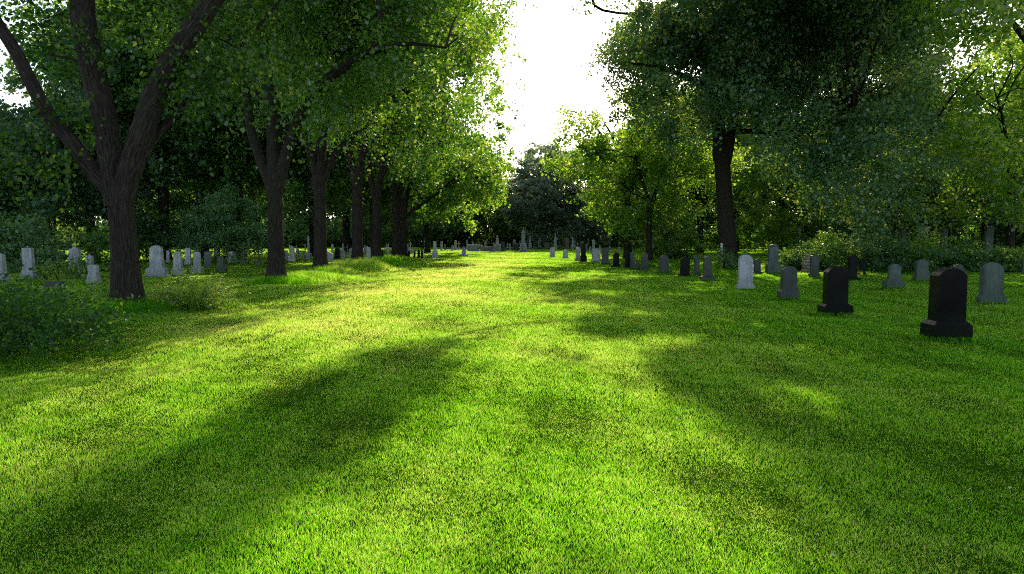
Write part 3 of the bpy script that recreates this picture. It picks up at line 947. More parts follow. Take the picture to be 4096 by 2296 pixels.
HS(673, 1000, 1052, 16, 20, 'round', 'grey', 'small rounded stone peeping out behind the widest grey headstone', pf=0.1, k=0.5)
HS(711, 999, 1100, 42, 56, 'gable', 'grey', 'grey tapering stone with blunt peaked top and rough stepped foot', pf=0.34, k=0.6, taper=0.25)
HS(752, 987, 1057, 27, 31, 'round', 'pale', 'pale upright slab with rounded corner behind the peaked tapering stone', pf=0.22, k=0.5)
HS(787, 1003, 1093, 32, 50, 'round', 'grey', 'grey round-headed stone on crumbling dark base', pf=0.34, k=0.5)
HS(833, 1007, 1075, 32, 35, 'flat', 'green', 'dark green mossy square slab between two grey stones', pf=0.08, k=0.3)
HS(868, 960, 1042, 27, 30, 'low', 'grey', 'tall grey pillar stone with capped top before the leafy bush', pf=0.1, k=0.6, cap=(1.1, 0.06, 'arch'))
HS(884, 1026, 1089, 30, 46, 'slant', 'green', 'small dark stone with hooded top on pale square foot', pf=0.35, k=0.6)
HS(929, 1003, 1052, 34, 36, 'round', 'grey', 'low wide round-topped grey headstone before the leafy bush', pf=0.08, k=0.4)
GC(973, 997, 1057, 17, 'charcoal', 'small dark stone cross with ball top on block foot', wb=27)
GC(1033, 1003, 1058, 18, 'charcoal', 'dark stone cross on heaped stones nearest to the second tree trunk', wb=34)
HS(1168, 979, 1047, 24, 29, 'slant', 'pale', 'white sharply tapering stone on grey foot between second and third tree trunks', pf=0.4, k=0.6, taper=0.12)
HS(1145, 1001, 1044, 15, 19, 'flat', 'grey', 'grey low stone touching the second tree trunk', pf=0.45, k=0.6)
LT(1204, 1002, 1037, 40, 'grey', 'grey table tomb on two supports behind the white tapering stone', legs=True, name='table_tomb')
OB(1235, 941, 1040, 10, 24, 'grey', 'tall slender grey obelisk beside the third tree trunk', ped=0.28, taper=0.25, cap=0.04)
HS(1316, 1003, 1046, 34, 38, 'slant', 'grey', 'grey slanted block beside the third tree trunk on its sunlit side', pf=0.05, k=0.5)
HS(1330, 975, 1030, 11, 14, 'flat', 'pale', 'pale bluish narrow pillar rising behind the grey slanted block', pf=0.2, k=0.8)
HS(1349, 985, 1035, 22, 26, 'low', 'black', 'black upright slab with bright tip between third and fourth tree trunks', pf=0.15, k=0.5, cap=(0.4, 0.12, 'urn'))
OB(1373, 970, 1035, 8, 18, 'grey', 'thin grey shaft on table-like foot between third and fourth tree trunks', ped=0.5, taper=0.1)
HS(1404, 991, 1032, 14, 17, 'gable', 'pale', 'small pale peaked stone touching the fourth tree trunk', pf=0.12, k=0.6)
HS(1475, 986, 1046, 20, 24, 'slant', 'pale', 'white stone with steeply slanted top between fourth and fifth tree trunks', pf=0.3, k=0.6, taper=0.05)
GC(1554, 974, 1030, 10, 'pale', 'white stone cross among leaves between fifth and sixth tree trunks', wb=16)
HS(1528, 1000, 1034, 14, 17, 'gable', 'black', 'small black stone under a pale roof edge, close to the fifth tree trunk', pf=0.1, k=0.5)
for i, (x_, t_, b_, w_, l_) in enumerate([(1636, 1003, 1034, 9, 'small dark upright stone at the foot of the sixth tree trunk'), (1658, 1001, 1035, 8, 'thin dark pointed stone second along from the sixth tree trunk'), (1675, 999, 1031, 11, 'dark stone with pale foot third along from the sixth tree trunk'), (1688, 999, 1035, 10, 'dark leaning stone last of the small row past the sixth tree trunk')]):
    HS(x_, t_, b_, w_, w_ + 3, ['low', 'gable', 'round', 'slant'][i], 'black', l_, pf=0.1, k=0.6)
GC(1641, 966, 1012, 12, 'pale', 'white cross lifted on a pale tomb behind the small dark stones', wb=30, plinth=0.4)
# --- the far end of the avenue
OB(1740, 961, 1032, 14, 24, 'pale', 'white tapering pillar monument on dark foot where the lawn narrows', ped=0.42, taper=0.15, cap=0.04)
HS(1855, 983, 1024, 16, 38, 'low', 'grey', 'blue-grey stone on a very wide dark base at the lawn end', pf=0.18, k=0.6, cap=(0.7, 0.15, 'urn'))
LT(1893, 977, 1005, 50, 'grey', 'long grey chest tomb at the far edge of the lawn', k=0.35)
LT(1947, 984, 1004, 52, 'beige', 'long low beige sandstone tomb at the far edge of the lawn', k=0.35)
OB(1989, 940, 1004, 14, 31, 'grey', 'grey monument with round ball on top and square pedestal', ped=0.42, taper=0.3, finial=('ball', 0.15))
HS(2013, 967, 1004, 14, 15, 'flat', 'charcoal', 'dark square pillar next to the ball-topped monument', pf=0.1, k=0.9, cap=(1.15, 0.08, 'flat'))
OB(2093, 907, 1008, 16, 29, 'grey', 'tallest grey spired monument closing the avenue', ped=0.36, taper=0.1, cap=0.13, finial=('spire', 0.12), flare_=True)
OB(2120, 944, 992, 8, 12, 'pale', 'small white figure on a post just behind the tallest spired monument', ped=0.3, taper=0.1, finial=('figure', 0.5))
HS(2137, 945, 990, 9, 10, 'flat', 'beige', 'plain cream column stone near the tallest spired monument', pf=0.1, k=0.9)
HS(2158, 947, 990, 13, 15, 'gable', 'pale', 'white arched marker close to the cream column stone', pf=0.2, k=0.5)
LT(2187, 968, 991, 20, 'beige', 'pale gabled tomb beyond the gravel path', k=0.4)
OB(2221, 929, 996, 12, 15, 'pale', 'white obelisk crowned by a small dark-capped figure at the lawn end', ped=0.3, taper=0.35, finial=('figure', 0.22))
HS(2268, 952, 994, 15, 17, 'flat', 'beige', 'broad cream slab stone beyond the white obelisk', pf=0.08, k=0.4)
LT(2063, 974, 1003, 30, 'charcoal', 'dark mossy chest tomb beside the tallest spired monument', k=0.5)
OB(2291, 950, 996, 8, 12, 'pale', 'thin white post monument with urn beyond the row bend', ped=0.35, taper=0.2, finial=('urn', 0.2))
OB(2300, 962, 1000, 6, 10, 'grey', 'small grey urn post close to the thin white post monument', ped=0.4, taper=0.2, finial=('urn', 0.3))
# thin background markers under the far trees
rngm = random.Random(5)
SPOTS = [(1700, 948, 1000), (1766, 955, 1002), (1822, 952, 1000), (1835, 958, 1001), (1868, 950, 998), (1890, 955, 996), (1905, 962, 996), (1918, 958, 996), (1942, 955, 998), (1975, 962, 996), (2030, 962, 990), (2058, 950, 992), (2195, 950, 985), (2240, 958, 985), (2255, 962, 988), (2310, 965, 992), (2325, 960, 985), (1048, 975, 1018), (1185, 970, 1016), (1221, 968, 1014), (1192, 985, 1024), (1389, 972, 1014), (1361, 978, 1018), (1460, 970, 1010), (1538, 972, 1012), (1547, 965, 1006), (1630, 968, 1008), (1712, 962, 1004), (1780, 968, 1000), (1810, 972, 1002), (1925, 970, 1000), (2040, 965, 994), (2105, 962, 990), (2345, 970, 1002), (2360, 975, 1006), (2400, 970, 1004), (2440, 975, 1010), (2475, 978, 1012)]
for i, (x_, t_, b_) in enumerate(SPOTS):
    m_ = rngm.choice(['pale', 'grey', 'pale', 'beige'])
    wpx = rngm.uniform(5, 10)
    lab, grp = 'pale little grave marker glimpsed under the far dark trees', 'grave markers under the far trees'
    if i % 3 == 0:
        o = GC(x_, t_ + 6, b_, wpx + 3, m_, lab, wb=wpx + 2); o['group'] = grp; o.name = 'grave_marker'; o['category'] = 'grave marker'
    else:
        o = HS(x_, t_ + 8, b_, wpx, wpx + 2, rngm.choice(['round', 'flat', 'gable']), m_, lab, pf=0.12, k=0.6, name='grave_marker', group=grp); o['category'] = 'grave marker'

# engraved frame on the largest black stone is only a faint worn panel; pale stacked rocks by the charcoal stone
def rock_stack():
    g = ground(3226, 1087)
    root = thing('rock_stack', 'pale sunlit flat rocks piled into a small cairn beside the hedge', 'cairn', (g[0], g[1], 0))
    s = g[1] / FPX
    z = -0.03
    rg = random.Random(4)
    for i, (w_, h) in enumerate([(40, 9), (46, 8), (36, 9), (44, 8), (38, 7), (26, 6)]):
        bm = bmesh.new()
        W, Hh = w_ * s, h * s * 1.6
        bmesh.ops.create_icosphere(bm, subdivisions=2, radius=0.5)
        ox = rg.uniform(-0.06, 0.06)
        for v in bm.verts:
            n = 1 + rg.uniform(-0.08, 0.08)
            v.co = Vector((v.co.x * W * n + ox, v.co.y * W * 0.8 * n, max(-0.36, min(0.36, v.co.z)) * Hh * 1.45 * (1 + rg.uniform(-.1, .1)) + z + Hh / 2))
        obj_bm('flat_rock', bm, M['beige'], root)
        z += Hh * 0.97


rock_stack()


def lantern():
    g = ground(3439, 1104)
    s = g[1] / FPX
    root = thing('grave_lantern', 'small yellow glass grave lantern beside the black stones', 'lantern', (g[0] - 0.02, g[1] - 0.15, zat(g[0], g[1])))
    W, H = 11 * s, 24 * s
    bm = bmesh.new(); frustum(bm, W, W, W * 0.95, W * 0.95, -0.05, H * 0.18); obj_bm('base', bm, M['iron'], root, 0.006)
    bm = bmesh.new(); frustum(bm, W * 0.85, W * 0.85, W * 0.85, W * 0.85, H * 0.182, H * 0.75); obj_bm('glass', bm, M['yellow'], root, 0.006)
    bm = bmesh.new(); frustum(bm, W * 1.05, W * 1.05, W * 0.2, W * 0.2, H * 0.752, H); obj_bm('lid', bm, M['iron'], root, 0.006)


lantern()


def mausoleum():
    Y = 62.0
    x0, x1 = av(2120, 560, Y)[0], av(2215, 560, Y)[0]
    W = x1 - x0; D = 3.0; H = 4.6
    root = thing('stone_mausoleum', 'pale stone mausoleum showing through the trees above the hedge', 'mausoleum', ((x0 + x1) / 2, Y + D / 2, 0))
    bm = bmesh.new(); frustum(bm, W, D, W, D, -0.1, H * 0.72); obj_bm('wall', bm, M['beige'], root, 0.02)
    bm = bmesh.new(); frustum(bm, W * 1.12, D * 1.12, W * 1.12, D * 1.12, H * 0.722, H * 0.79); obj_bm('cornice', bm, M['beige'], root, 0.02)
    bm = bmesh.new(); prism(bm, [(-W * .55, 0), (W * .55, 0), (0, H * 0.21)], D * 1.1, H * 0.792); obj_bm('pediment', bm, M['beige'], root, 0.01)
    bm = bmesh.new(); frustum(bm, W * 0.26, 0.1, W * 0.26, 0.1, 0.05, H * 0.5, cy=-D / 2 - 0.03); obj_bm('door', bm, M['iron'], root, 0.01)
    for sx in (-1, 1):
        bm = bmesh.new(); lathe(bm, [(0.2, 0), (0.2, 0.15), (0.15, 0.2), (0.13, H * 0.66), (0.2, H * 0.69), (0.2, H * 0.715)], 14, cx=sx * W * 0.4, cy=-D / 2 - 0.25); obj_bm('column', bm, M['beige'], root, 0, True)


mausoleum()
# stones beyond the hedge, seen between the shrubs and the hanging leaves
for (vx, top, base_, w_, mat, lab) in [(2008, 568, 640, 8, 'pale', 'white narrow stone in the gap between bush and hedge'), (2268, 566, 659, 26, 'charcoal', 'broad dark vault front beyond the hedge'), (2322, 570, 657, 24, 'grey', 'pale blocky tomb beyond the hedge below hanging yellow leaves'),
                                     (2372, 574, 656, 20, 'green', 'grey blocky tomb beyond the hedge next to the pale one'), (2485, 566, 660, 26, 'green', 'grey pillar tomb with ledge between dark trunks beyond the hedge')]:
    HS(vx * 1.59, top * 1.59, base_ * 1.59, w_ * 1.59, w_ * 1.9, 'flat', mat, lab, pf=0.15, k=0.5, cap=(1.1, 0.06, 'flat'))

# ================================================================== TREES
GROW = 'linden trees lining the avenue'
rg = np.random.default_rng(21)
# --- first tree of the row
Y1 = 14.9
base = ground(300 * 1.59, 783 * 1.59); base = np.array([base[0], base[1] + 0.35, 0])
Y1 = base[1]
fork = av(300, 455, Y1)
lim = [vlimb([(287, 490, 0, 40), (240, 440, 0, 36), (180, 355, -.2, 34), (130, 300, -.3, 34), (85, 220, -.5, 30), (40, 130, -.6, 28), (-20, 30, -.8, 24), (-80, -120, -1, 16)], Y1),
       vlimb([(292, 520, 0, 52), (281, 430, .1, 54), (262, 300, .3, 58), (230, 160, .5, 58), (208, 40, .7, 58), (200, -120, .9, 48), (190, -320, 1, 30)], Y1),
       vlimb([(302, 530, 0, 54), (326, 430, 0, 54), (360, 330, -.1, 56), (390, 240, -.2, 54), (445, 130, -.4, 50), (520, 20, -.6, 46), (600, -110, -.8, 36), (700, -300, -1, 20)], Y1),
       vlimb([(345, 420, 0, 26), (385, 355, .1, 20), (440, 290, .3, 15), (490, 230, .5, 13), (555, 165, .6, 11), (640, 80, .8, 8), (720, -20, 1, 5)], Y1)]
lob = lobes_poly([(230, -420), (660, -420), (650, 60), (560, 130), (420, 60), (250, -40)], Y1 - .6, Y1 + 4.5, 0.75, 60, rg)
lob += lobes_poly([(-160, -420), (230, -420), (230, -120), (100, -60), (-160, -40)], Y1 - 1, Y1 + 4, 0.6, 20, rg)
lob += lobes_poly([(110, 300), (215, 260), (255, 380), (160, 390)], Y1 - .8, Y1 + .6, 0.35, 6, rg)
lob += lobes_poly([(-60, 300), (60, 330), (120, 420), (40, 470), (-60, 480)], Y1 - 1, Y1 + 1, 0.45, 9, rg)
lob += lobes_poly([(20, 60), (240, 20), (230, 200), (130, 170), (40, 130)], Y1 - 1, Y1 + 2, 0.4, 12, rg)
lob += lobes_poly([(400, 120), (620, 60), (640, 220), (500, 240), (430, 200)], Y1 - 1, Y1 + 2, 0.5, 14, rg)
lob += lobes_ell((base[0] - 1, base[1] + 1, 15.5), (6, 5, 5), 1.5, 40, rg)
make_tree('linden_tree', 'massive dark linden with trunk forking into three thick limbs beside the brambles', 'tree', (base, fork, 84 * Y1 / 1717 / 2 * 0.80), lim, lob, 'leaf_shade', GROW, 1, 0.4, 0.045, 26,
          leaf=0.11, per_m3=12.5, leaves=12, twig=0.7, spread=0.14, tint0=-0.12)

ROW = [  # vx, vy of the foot ; width px ; fork vy ; polygon ; lobes ; label
    (690, 712, 46, 430, [(560, -420), (1300, -420), (1285, 20), (1210, 110), (1120, 200), (900, 290), (780, 280), (700, 320), (610, 230), (545, 60)], 90, 1.15, 'second tree of the avenue row, three-limbed linden with flared foot in long grass'),
    (803, 690, 37, 420, [(690, -340), (1265, -340), (1245, 120), (1190, 250), (1090, 350), (900, 370), (800, 330), (730, 250)], 80, 1.2, 'third tree of the avenue row, linden with bent upper limb and tufts of pale grass'),
    (897, 671, 31, 425, [(810, -280), (1262, -280), (1250, 230), (1205, 350), (1115, 430), (960, 420), (850, 370)], 70, 1.3, 'fourth tree of the avenue row, linden standing in bright tufts of grass'),
    (945, 660, 26, 470, [(880, -200), (1255, -200), (1245, 270), (1205, 420), (1125, 470), (960, 460)], 60, 1.4, 'fifth tree of the avenue row, linden behind the grassy tufts'),
    (994, 652, 22, 490, [(940, -120), (1258, -120), (1252, 300), (1222, 480), (1150, 520), (1000, 490)], 55, 1.5, 'sixth tree of the avenue row, linden with one long low branch'),
    (1014, 649, 18, 500, [(970, -60), (1258, -60), (1256, 330), (1240, 500), (1170, 530), (1030, 500)], 50, 1.6, 'seventh tree of the avenue row, slim trunk half hidden by the sixth'),
]
for i, (vx, vy, wpx, fy, poly, nl, rm, lab) in enumerate(ROW):
    g = ground(vx * 1.59, vy * 1.59)
    Y = g[1] + 0.25
    s = Y / 1717
    base = np.array([g[0], Y, 0])
    r = wpx * s / 2
    fork = av(vx + 2, fy, Y)
    rt = np.random.default_rng(40 + i)
    if i == 0:
        lim = [vlimb([(684, 470, 0, 30), (655, 400, 0, 24), (632, 330, 0, 22), (622, 250, .2, 20), (610, 120, .4, 16), (600, -60, .5, 10)], Y),
               vlimb([(628, 265, 0, 16), (595, 252, -.3, 13), (550, 238, -.6, 10), (500, 250, -.8, 5)], Y),
               vlimb([(690, 480, 0, 38), (690, 380, 0, 36), (686, 270, .3, 34), (668, 180, .6, 28), (660, 40, .9, 22), (650, -140, 1, 10)], Y),
               vlimb([(697, 470, 0, 34), (725, 370, -.2, 28), (748, 310, -.4, 26), (790, 230, -.8, 24), (850, 180, -1.2, 22), (900, 145, -1.5, 20), (960, 122, -1.8, 15), (1040, 110, -2, 9), (1120, 120, -2.2, 4)], Y),
               vlimb([(935, 132, -1.6, 15), (948, 90, -1.6, 13), (952, 40, -1.6, 11), (950, -60, -1.6, 7)], Y)]
    elif i == 1:
        lim = [vlimb([(800, 480, 0, 30), (806, 400, 0, 28), (812, 330, .2, 24), (830, 230, .5, 18), (850, 100, .8, 10)], Y),
               vlimb([(797, 450, 0, 20), (785, 400, -.2, 18), (768, 345, -.4, 16), (745, 320, -.6, 13), (700, 330, -.8, 8)], Y),
               vlimb([(806, 470, 0, 24), (835, 400, .2, 18), (880, 350, .4, 14), (950, 300, .6, 8)], Y)]
    elif i == 4:
        lim = [vlimb([(992, 560, 0, 12), (1030, 535, -1, 9), (1080, 500, -2, 7), (1130, 460, -3, 5), (1180, 420, -3.5, 3)], Y)] + auto_limbs(fork, r, 3, 4, 6, rt)
    else:
        lim = [vlimb([(vx, fy + 40, 0, wpx * .7), (vx - 12, fy - 20, 0, wpx * .55), (vx - 22, fy - 110, .2, wpx * .45), (vx - 30, fy - 260, .4, wpx * .25)], Y),
               vlimb([(vx + 2, fy + 40, 0, wpx * .7), (vx + 14, fy - 30, -.3, wpx * .55), (vx + 36, fy - 120, -.8, wpx * .4), (vx + 80, fy - 220, -1.4, wpx * .2)], Y),
               vlimb([(vx, fy + 10, 0, wpx * .4), (vx + 30, fy - 50, -1, wpx * .3), (vx + 90, fy - 110, -2, wpx * .16)], Y)]
    lob = lobes_poly(poly, Y - 2.2, Y + 4.8, rm, nl, rt)
    lob += lobes_ell((base[0] - 2.5, base[1] + 0.5, 14), (5.5, 5, 6), 1.8, 26, rt)
    make_tree('linden_tree', lab, 'tree', (base, fork, r * 0.9), lim, lob, 'leaf', GROW, 60 + i, 0.5, 0.05, 18 if i < 3 else 12,
              leaf=[0.13, 0.135, 0.155, 0.18, 0.2, 0.22][i], per_m3=[7.0, 6.0, 4.2, 3.0, 2.4, 2.0][i], leaves=12, twig=0.85, spread=0.17, tint0=0.02)


def poly_tree(name, label, vx, vy, wpx, fy, polys, leafmat, seed, ydep, group=None, Yover=None, nlimb=4, leaf=0.2, per_m3=2.4, extra=None, leanx=0, cat='tree', **kw):
    rt = np.random.default_rng(seed)
    if Yover is None:
        g = ground(vx * 1.59, vy * 1.59); Y = g[1] + 0.2; base = np.array([g[0], Y, 0])
    else:
        Y = Yover; q = av(vx, 590, Y); base = np.array([q[0], Y, 0])
    r = wpx * Y / 1717 / 2
    fork = av(vx + leanx, fy, Y)
    lob = []
    for poly, n, rm in polys:
        lob += lobes_poly(poly, Y - ydep, Y + ydep, rm, n, rt)
    if extra: lob += extra(rt, base)
    lim = kw.pop('limbs', None) or auto_limbs(fork, r, nlimb, 4.5, 5.5, rt)
    return make_tree(name, label, cat, (base, fork, r * 0.92), lim, lob, leafmat, group, seed + 1, kw.pop('frac', 0.45), kw.pop('tw', 0.05), 14, leaf=leaf, per_m3=per_m3, **kw)


# --- far end of the row and the trees that close the avenue
poly_tree('linden_tree', 'yellow-green linden at the far end of the avenue row, leaning over the lawn', 1075, 636, 14, 520, [([(1040, 20), (1250, 20), (1262, 350), (1278, 450), (1272, 545), (1230, 562), (1080, 545)], 60, 1.7)], 'leaf_light', 301, 5, GROW, leaf=0.27, per_m3=1.5)
poly_tree('broadleaf_tree', 'rounded green tree behind the grave markers beyond the avenue row', 1160, 620, 10, 560, [([(1120, 380), (1262, 400), (1292, 470), (1290, 590), (1100, 596), (1080, 500)], 50, 2.0)], 'leaf', 303, 6, 'trees beyond the far graves', Yover=98, leaf=0.34, per_m3=1.0)
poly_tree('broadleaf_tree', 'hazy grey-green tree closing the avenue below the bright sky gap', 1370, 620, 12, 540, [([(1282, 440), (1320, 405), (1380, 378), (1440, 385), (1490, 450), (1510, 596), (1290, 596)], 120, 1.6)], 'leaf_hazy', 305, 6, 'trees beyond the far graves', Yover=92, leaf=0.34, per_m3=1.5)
poly_tree('broadleaf_tree', 'dark tree behind the tallest spired monument', 1300, 620, 12, 560, [([(1245, 470), (1300, 440), (1360, 470), (1400, 520), (1400, 600), (1240, 600)], 40, 2.0)], 'leaf_dark', 307, 5, 'trees beyond the far graves', Yover=110, leaf=0.34, per_m3=1.1)
poly_tree('broadleaf_tree', 'dark tree behind the row bend, beside the grey-green hazy one', 1490, 620, 14, 560, [([(1420, 420), (1500, 380), (1620, 380), (1640, 600), (1450, 602)], 50, 2.0)], 'leaf_dark', 309, 6, 'trees beyond the far graves', Yover=98, leaf=0.32, per_m3=1.2)

# --- the headstone side
RX = (1838, 668)
def r1extra(rt, base):
    e = lobes_ell((base[0] + 1, base[1], 15), (9, 8, 6.5), 1.6, 60, rt)
    # unseen bough added high above the avenue to cast the lawn's shadow stripe
    for k in range(60):
        f = rt.random()
        G = np.array([-0.4 - 2.5 * f, 12.5 - 9.0 * f, 0]) + np.array([rt.normal() * 0.45, rt.normal() * 0.6, 0])
        z = 12.5 + rt.random() * 2.5
        c = G + SUN * (z / SUN[2])
        e.append((c[0], c[1], c[2], 1.05, 1.05, 0.7))
    # unseen canopy added to shade the lawn before the headstones
    for k in range(400):
        G = np.array([1.6 + 13 * rt.random(), 2 + 22 * rt.random(), 0])
        z = 11.5 + rt.random() * 5
        c = G + SUN * (z / SUN[2])
        e.append((c[0], c[1], c[2], 1.5, 1.5, 0.9))
    return e
g = ground(RX[0] * 1.59, RX[1] * 1.59); YR = g[1] + 0.3
r1l = [vlimb([(1815, 400, 0, 44), (1808, 320, .2, 34), (1795, 230, .4, 30), (1770, 120, .6, 24), (1740, 0, .8, 18), (1700, -200, 1, 8)], YR),
       vlimb([(1822, 410, 0, 36), (1838, 340, 0, 26), (1850, 270, .3, 22), (1870, 150, .6, 18), (1900, -40, 1, 10)], YR),
       vlimb([(1845, 330, 0, 16), (1900, 330, -1, 13), (1960, 335, -2, 10), (2050, 300, -3, 8), (2150, 280, -4, 4)], YR),
       vlimb([(1800, 240, 0, 18), (1740, 200, -1, 14), (1660, 170, -2, 9), (1590, 160, -3, 4)], YR),
       ([av(1755, 40, YR + .6), np.array([-0.3, 12.8, 0]) + SUN * (13.2 / SUN[2]), np.array([-1.4, 8.5, 0]) + SUN * (13.6 / SUN[2]), np.array([-2.9, 3.6, 0]) + SUN * (13.5 / SUN[2])], [0.08, 0.07, 0.06, 0.03])]  # last limb carries the added unseen bough
poly_tree('linden_tree', 'huge dark spreading tree with single thick trunk behind the pale granite headstone', RX[0], RX[1], 46, 385,
          [([(1700, -100), (2330, -100), (2340, 200), (2300, 300), (2050, 330), (1900, 290), (1760, 310), (1700, 360), (1660, 250), (1680, 100)], 165, 1.35),
           ([(1590, -100), (1720, -100), (1720, 360), (1640, 350), (1600, 250), (1565, 80)], 40, 0.95),
           ([(1880, 260), (2330, 200), (2345, 380), (2290, 480), (2215, 555), (2150, 500), (2060, 500), (1960, 430)], 90, 1.2), ([(1960, 330), (2340, 330), (2330, 420), (2290, 540), (2225, 585), (2190, 560), (2140, 530), (2080, 545), (2010, 480)], 110, 0.75)], 'leaf_dark', 311, 6.5, None, leaf=0.17, per_m3=3.6, leaves=12, extra=r1extra, limbs=r1l, leanx=-22, frac=0.35, tw=0.05, twig=0.9)
poly_tree('linden_tree', 'bright yellow-green tree with thin forked trunk and leaves drooping over the receding headstone row', 1634, 655, 16, 505,
          [([(1560, 240), (1640, 190), (1790, 300), (1830, 420), (1780, 520), (1700, 555), (1600, 570), (1500, 530), (1405, 500), (1395, 440), (1425, 330), (1490, 270)], 80, 1.2)], 'leaf_light', 313, 3.4, None, leaf=0.18, per_m3=2.4,
          limbs=[vlimb([(1634, 530, 0, 13), (1628, 490, 0, 10), (1612, 440, .3, 8), (1590, 360, .6, 5)], 44.9), vlimb([(1635, 530, 0, 13), (1650, 480, 0, 9), (1668, 420, .3, 7), (1690, 330, .6, 4)], 44.9)])
poly_tree('linden_tree', 'straight dark trunk and shaded crown next to the thin forked tree', 1580, 650, 20, 480, [([(1500, 330), (1640, 320), (1720, 420), (1700, 570), (1560, 590), (1480, 520)], 50, 1.4)], 'leaf', 315, 4, None, leaf=0.22, per_m3=2.0)
poly_tree('linden_tree', 'airy sunlit tree seen between the huge trunk and its hanging boughs', 1965, 628, 9, 520, [([(1850, 250), (2080, 300), (2080, 560), (1960, 600), (1860, 590)], 55, 1.4)], 'leaf_light', 317, 5, None, Yover=58, leaf=0.24, per_m3=1.5)
poly_tree('linden_tree', 'golden-green tree at the picture edge beyond the hedge, glowing with sunlight', 2545, 640, 22, 470, [([(2360, 190), (2480, 130), (2600, 70), (2760, 60), (2760, 560), (2540, 560), (2420, 500), (2340, 420)], 95, 1.3)], 'leaf_light', 319, 5, None, Yover=37, leaf=0.2, per_m3=2.4)
poly_tree('linden_tree', 'drooping tree with yellow trails of leaves hanging in front of the hedge', 2260, 620, 20, 500, [([(2160, 300), (2420, 280), (2440, 420), (2425, 600), (2405, 600), (2375, 480), (2345, 480), (2300, 590), (2285, 590), (2275, 500), (2220, 500)], 45, 0.8)], 'leaf_light', 321, 3, None, Yover=39, leaf=0.19, per_m3=2.4, droop=0.9)
poly_tree('linden_tree', 'overhanging tree outside the picture whose bright sprays hang into the top corner', 2700, 700, 40, 250, [([(2340, -300), (2900, -300), (2900, 100), (2700, 60), (2560, 50), (2440, 90), (2350, 50)], 60, 1.1)], 'leaf_light', 323, 3.5, None, Yover=23, leaf=0.17, per_m3=3.0)
poly_tree('broadleaf_tree', 'dark evergreen mass with black trunk far behind the hedge', 2340, 620, 22, 480, [([(2080, 60), (2250, 20), (2320, 250), (2400, 430), (2410, 560), (2150, 580), (2080, 300)], 80, 1.9)], 'leaf_dark', 325, 5, None, Yover=52, leaf=0.26, per_m3=1.5)
poly_tree('broadleaf_tree', 'shadowy tree with two dark trunks near the picture edge beyond the hedge', 2480, 620, 18, 500, [([(2420, 420), (2700, 400), (2700, 600), (2440, 600)], 38, 1.8)], 'leaf_dark', 327, 5, None, Yover=48, leaf=0.26, per_m3=1.6)

# --- the wood that backs the graves: one mesh of each kind, copied
def wood_proto(name, seed, H, rx, leafmat, leaf, per_m3, nl, low=1.0):
    rt = np.random.default_rng(seed)
    base = np.zeros(3)
    lob = lobes_ell((0, 0, H * 0.56), (rx, rx, H * 0.42), 1.7, nl, rt, zmin=low)
    return make_tree(name, 'tmp', 'tree', (base, np.array([0.1, 0, H * 0.4]), 0.28), auto_limbs(np.array([0.1, 0, H * 0.4]), 0.28, 4, 2.5, 4, rt), lob, leafmat, None, seed, 0.2, 0.05, 8, leaf=leaf, per_m3=per_m3, leaves=11, prune=None)


WOOD = []
protos = [wood_proto('woodland_tree', 401, 13, 4.4, 'leaf_dark', 0.24, 1.6, 55), wood_proto('woodland_tree', 402, 15, 4.2, 'leaf_wood', 0.22, 2.4, 60), wood_proto('woodland_tree', 403, 10, 3.8, 'leaf_dark', 0.24, 1.8, 45, 0.7)]
used = [False] * 3
WG = 'shadowy woodland trees standing behind the graves'


def put(k, x, y, s, rz, label):
    if not used[k]:
        used[k] = True
        r = protos[k]
    else:
        r = protos[k].copy(); link(r)
        for ch in protos[k].children:
            c = ch.copy(); link(c, r)
    r.location = (x, y, 0); r.rotation_euler = (0, 0, rz); r.scale = (s, s, s * random.uniform(0.92, 1.1))
    r['label'] = label; r['group'] = WG
    WOOD.append(r)


spots = [  # vx, distance, kind, scale
    (-60, 36, 2, 0.95), (40, 41, 2, 0.95), (130, 47, 2, 1.0), (230, 43, 0, .95), (330, 47, 1, 1.15), (412, 46, 1, 1.25), (510, 50, 1, 1.3), (600, 52, 1, 1.35), (700, 50, 1, 1.2), (790, 54, 0, 1.2), (870, 62, 1, 1.2), (940, 66, 0, 1.1), (1010, 78, 1, 1.2), (1070, 84, 0, 1.2), (-20, 55, 2, 1.3), (650, 76, 0, 1.1),
    (1600, 84, 0, 1.2), (1680, 74, 1, 1.2), (1760, 66, 0, 1.15), (1850, 72, 1, 1.2), (1960, 78, 0, 1.2), (2060, 74, 1, 1.1), (2160, 80, 0, 1.3), (2260, 72, 1, 1.2), (2380, 66, 0, 1.15), (2500, 60, 2, 1.2), (2600, 54, 0, 1.0), (2680, 48, 2, 1.1)]
for i, (vx, Y, k, s) in enumerate(spots):
    q = av(vx, 590, Y)
    put(k, q[0], Y, s, random.random() * 6.28, 'shadowy woodland tree with low leafy crown in the belt behind the graves')


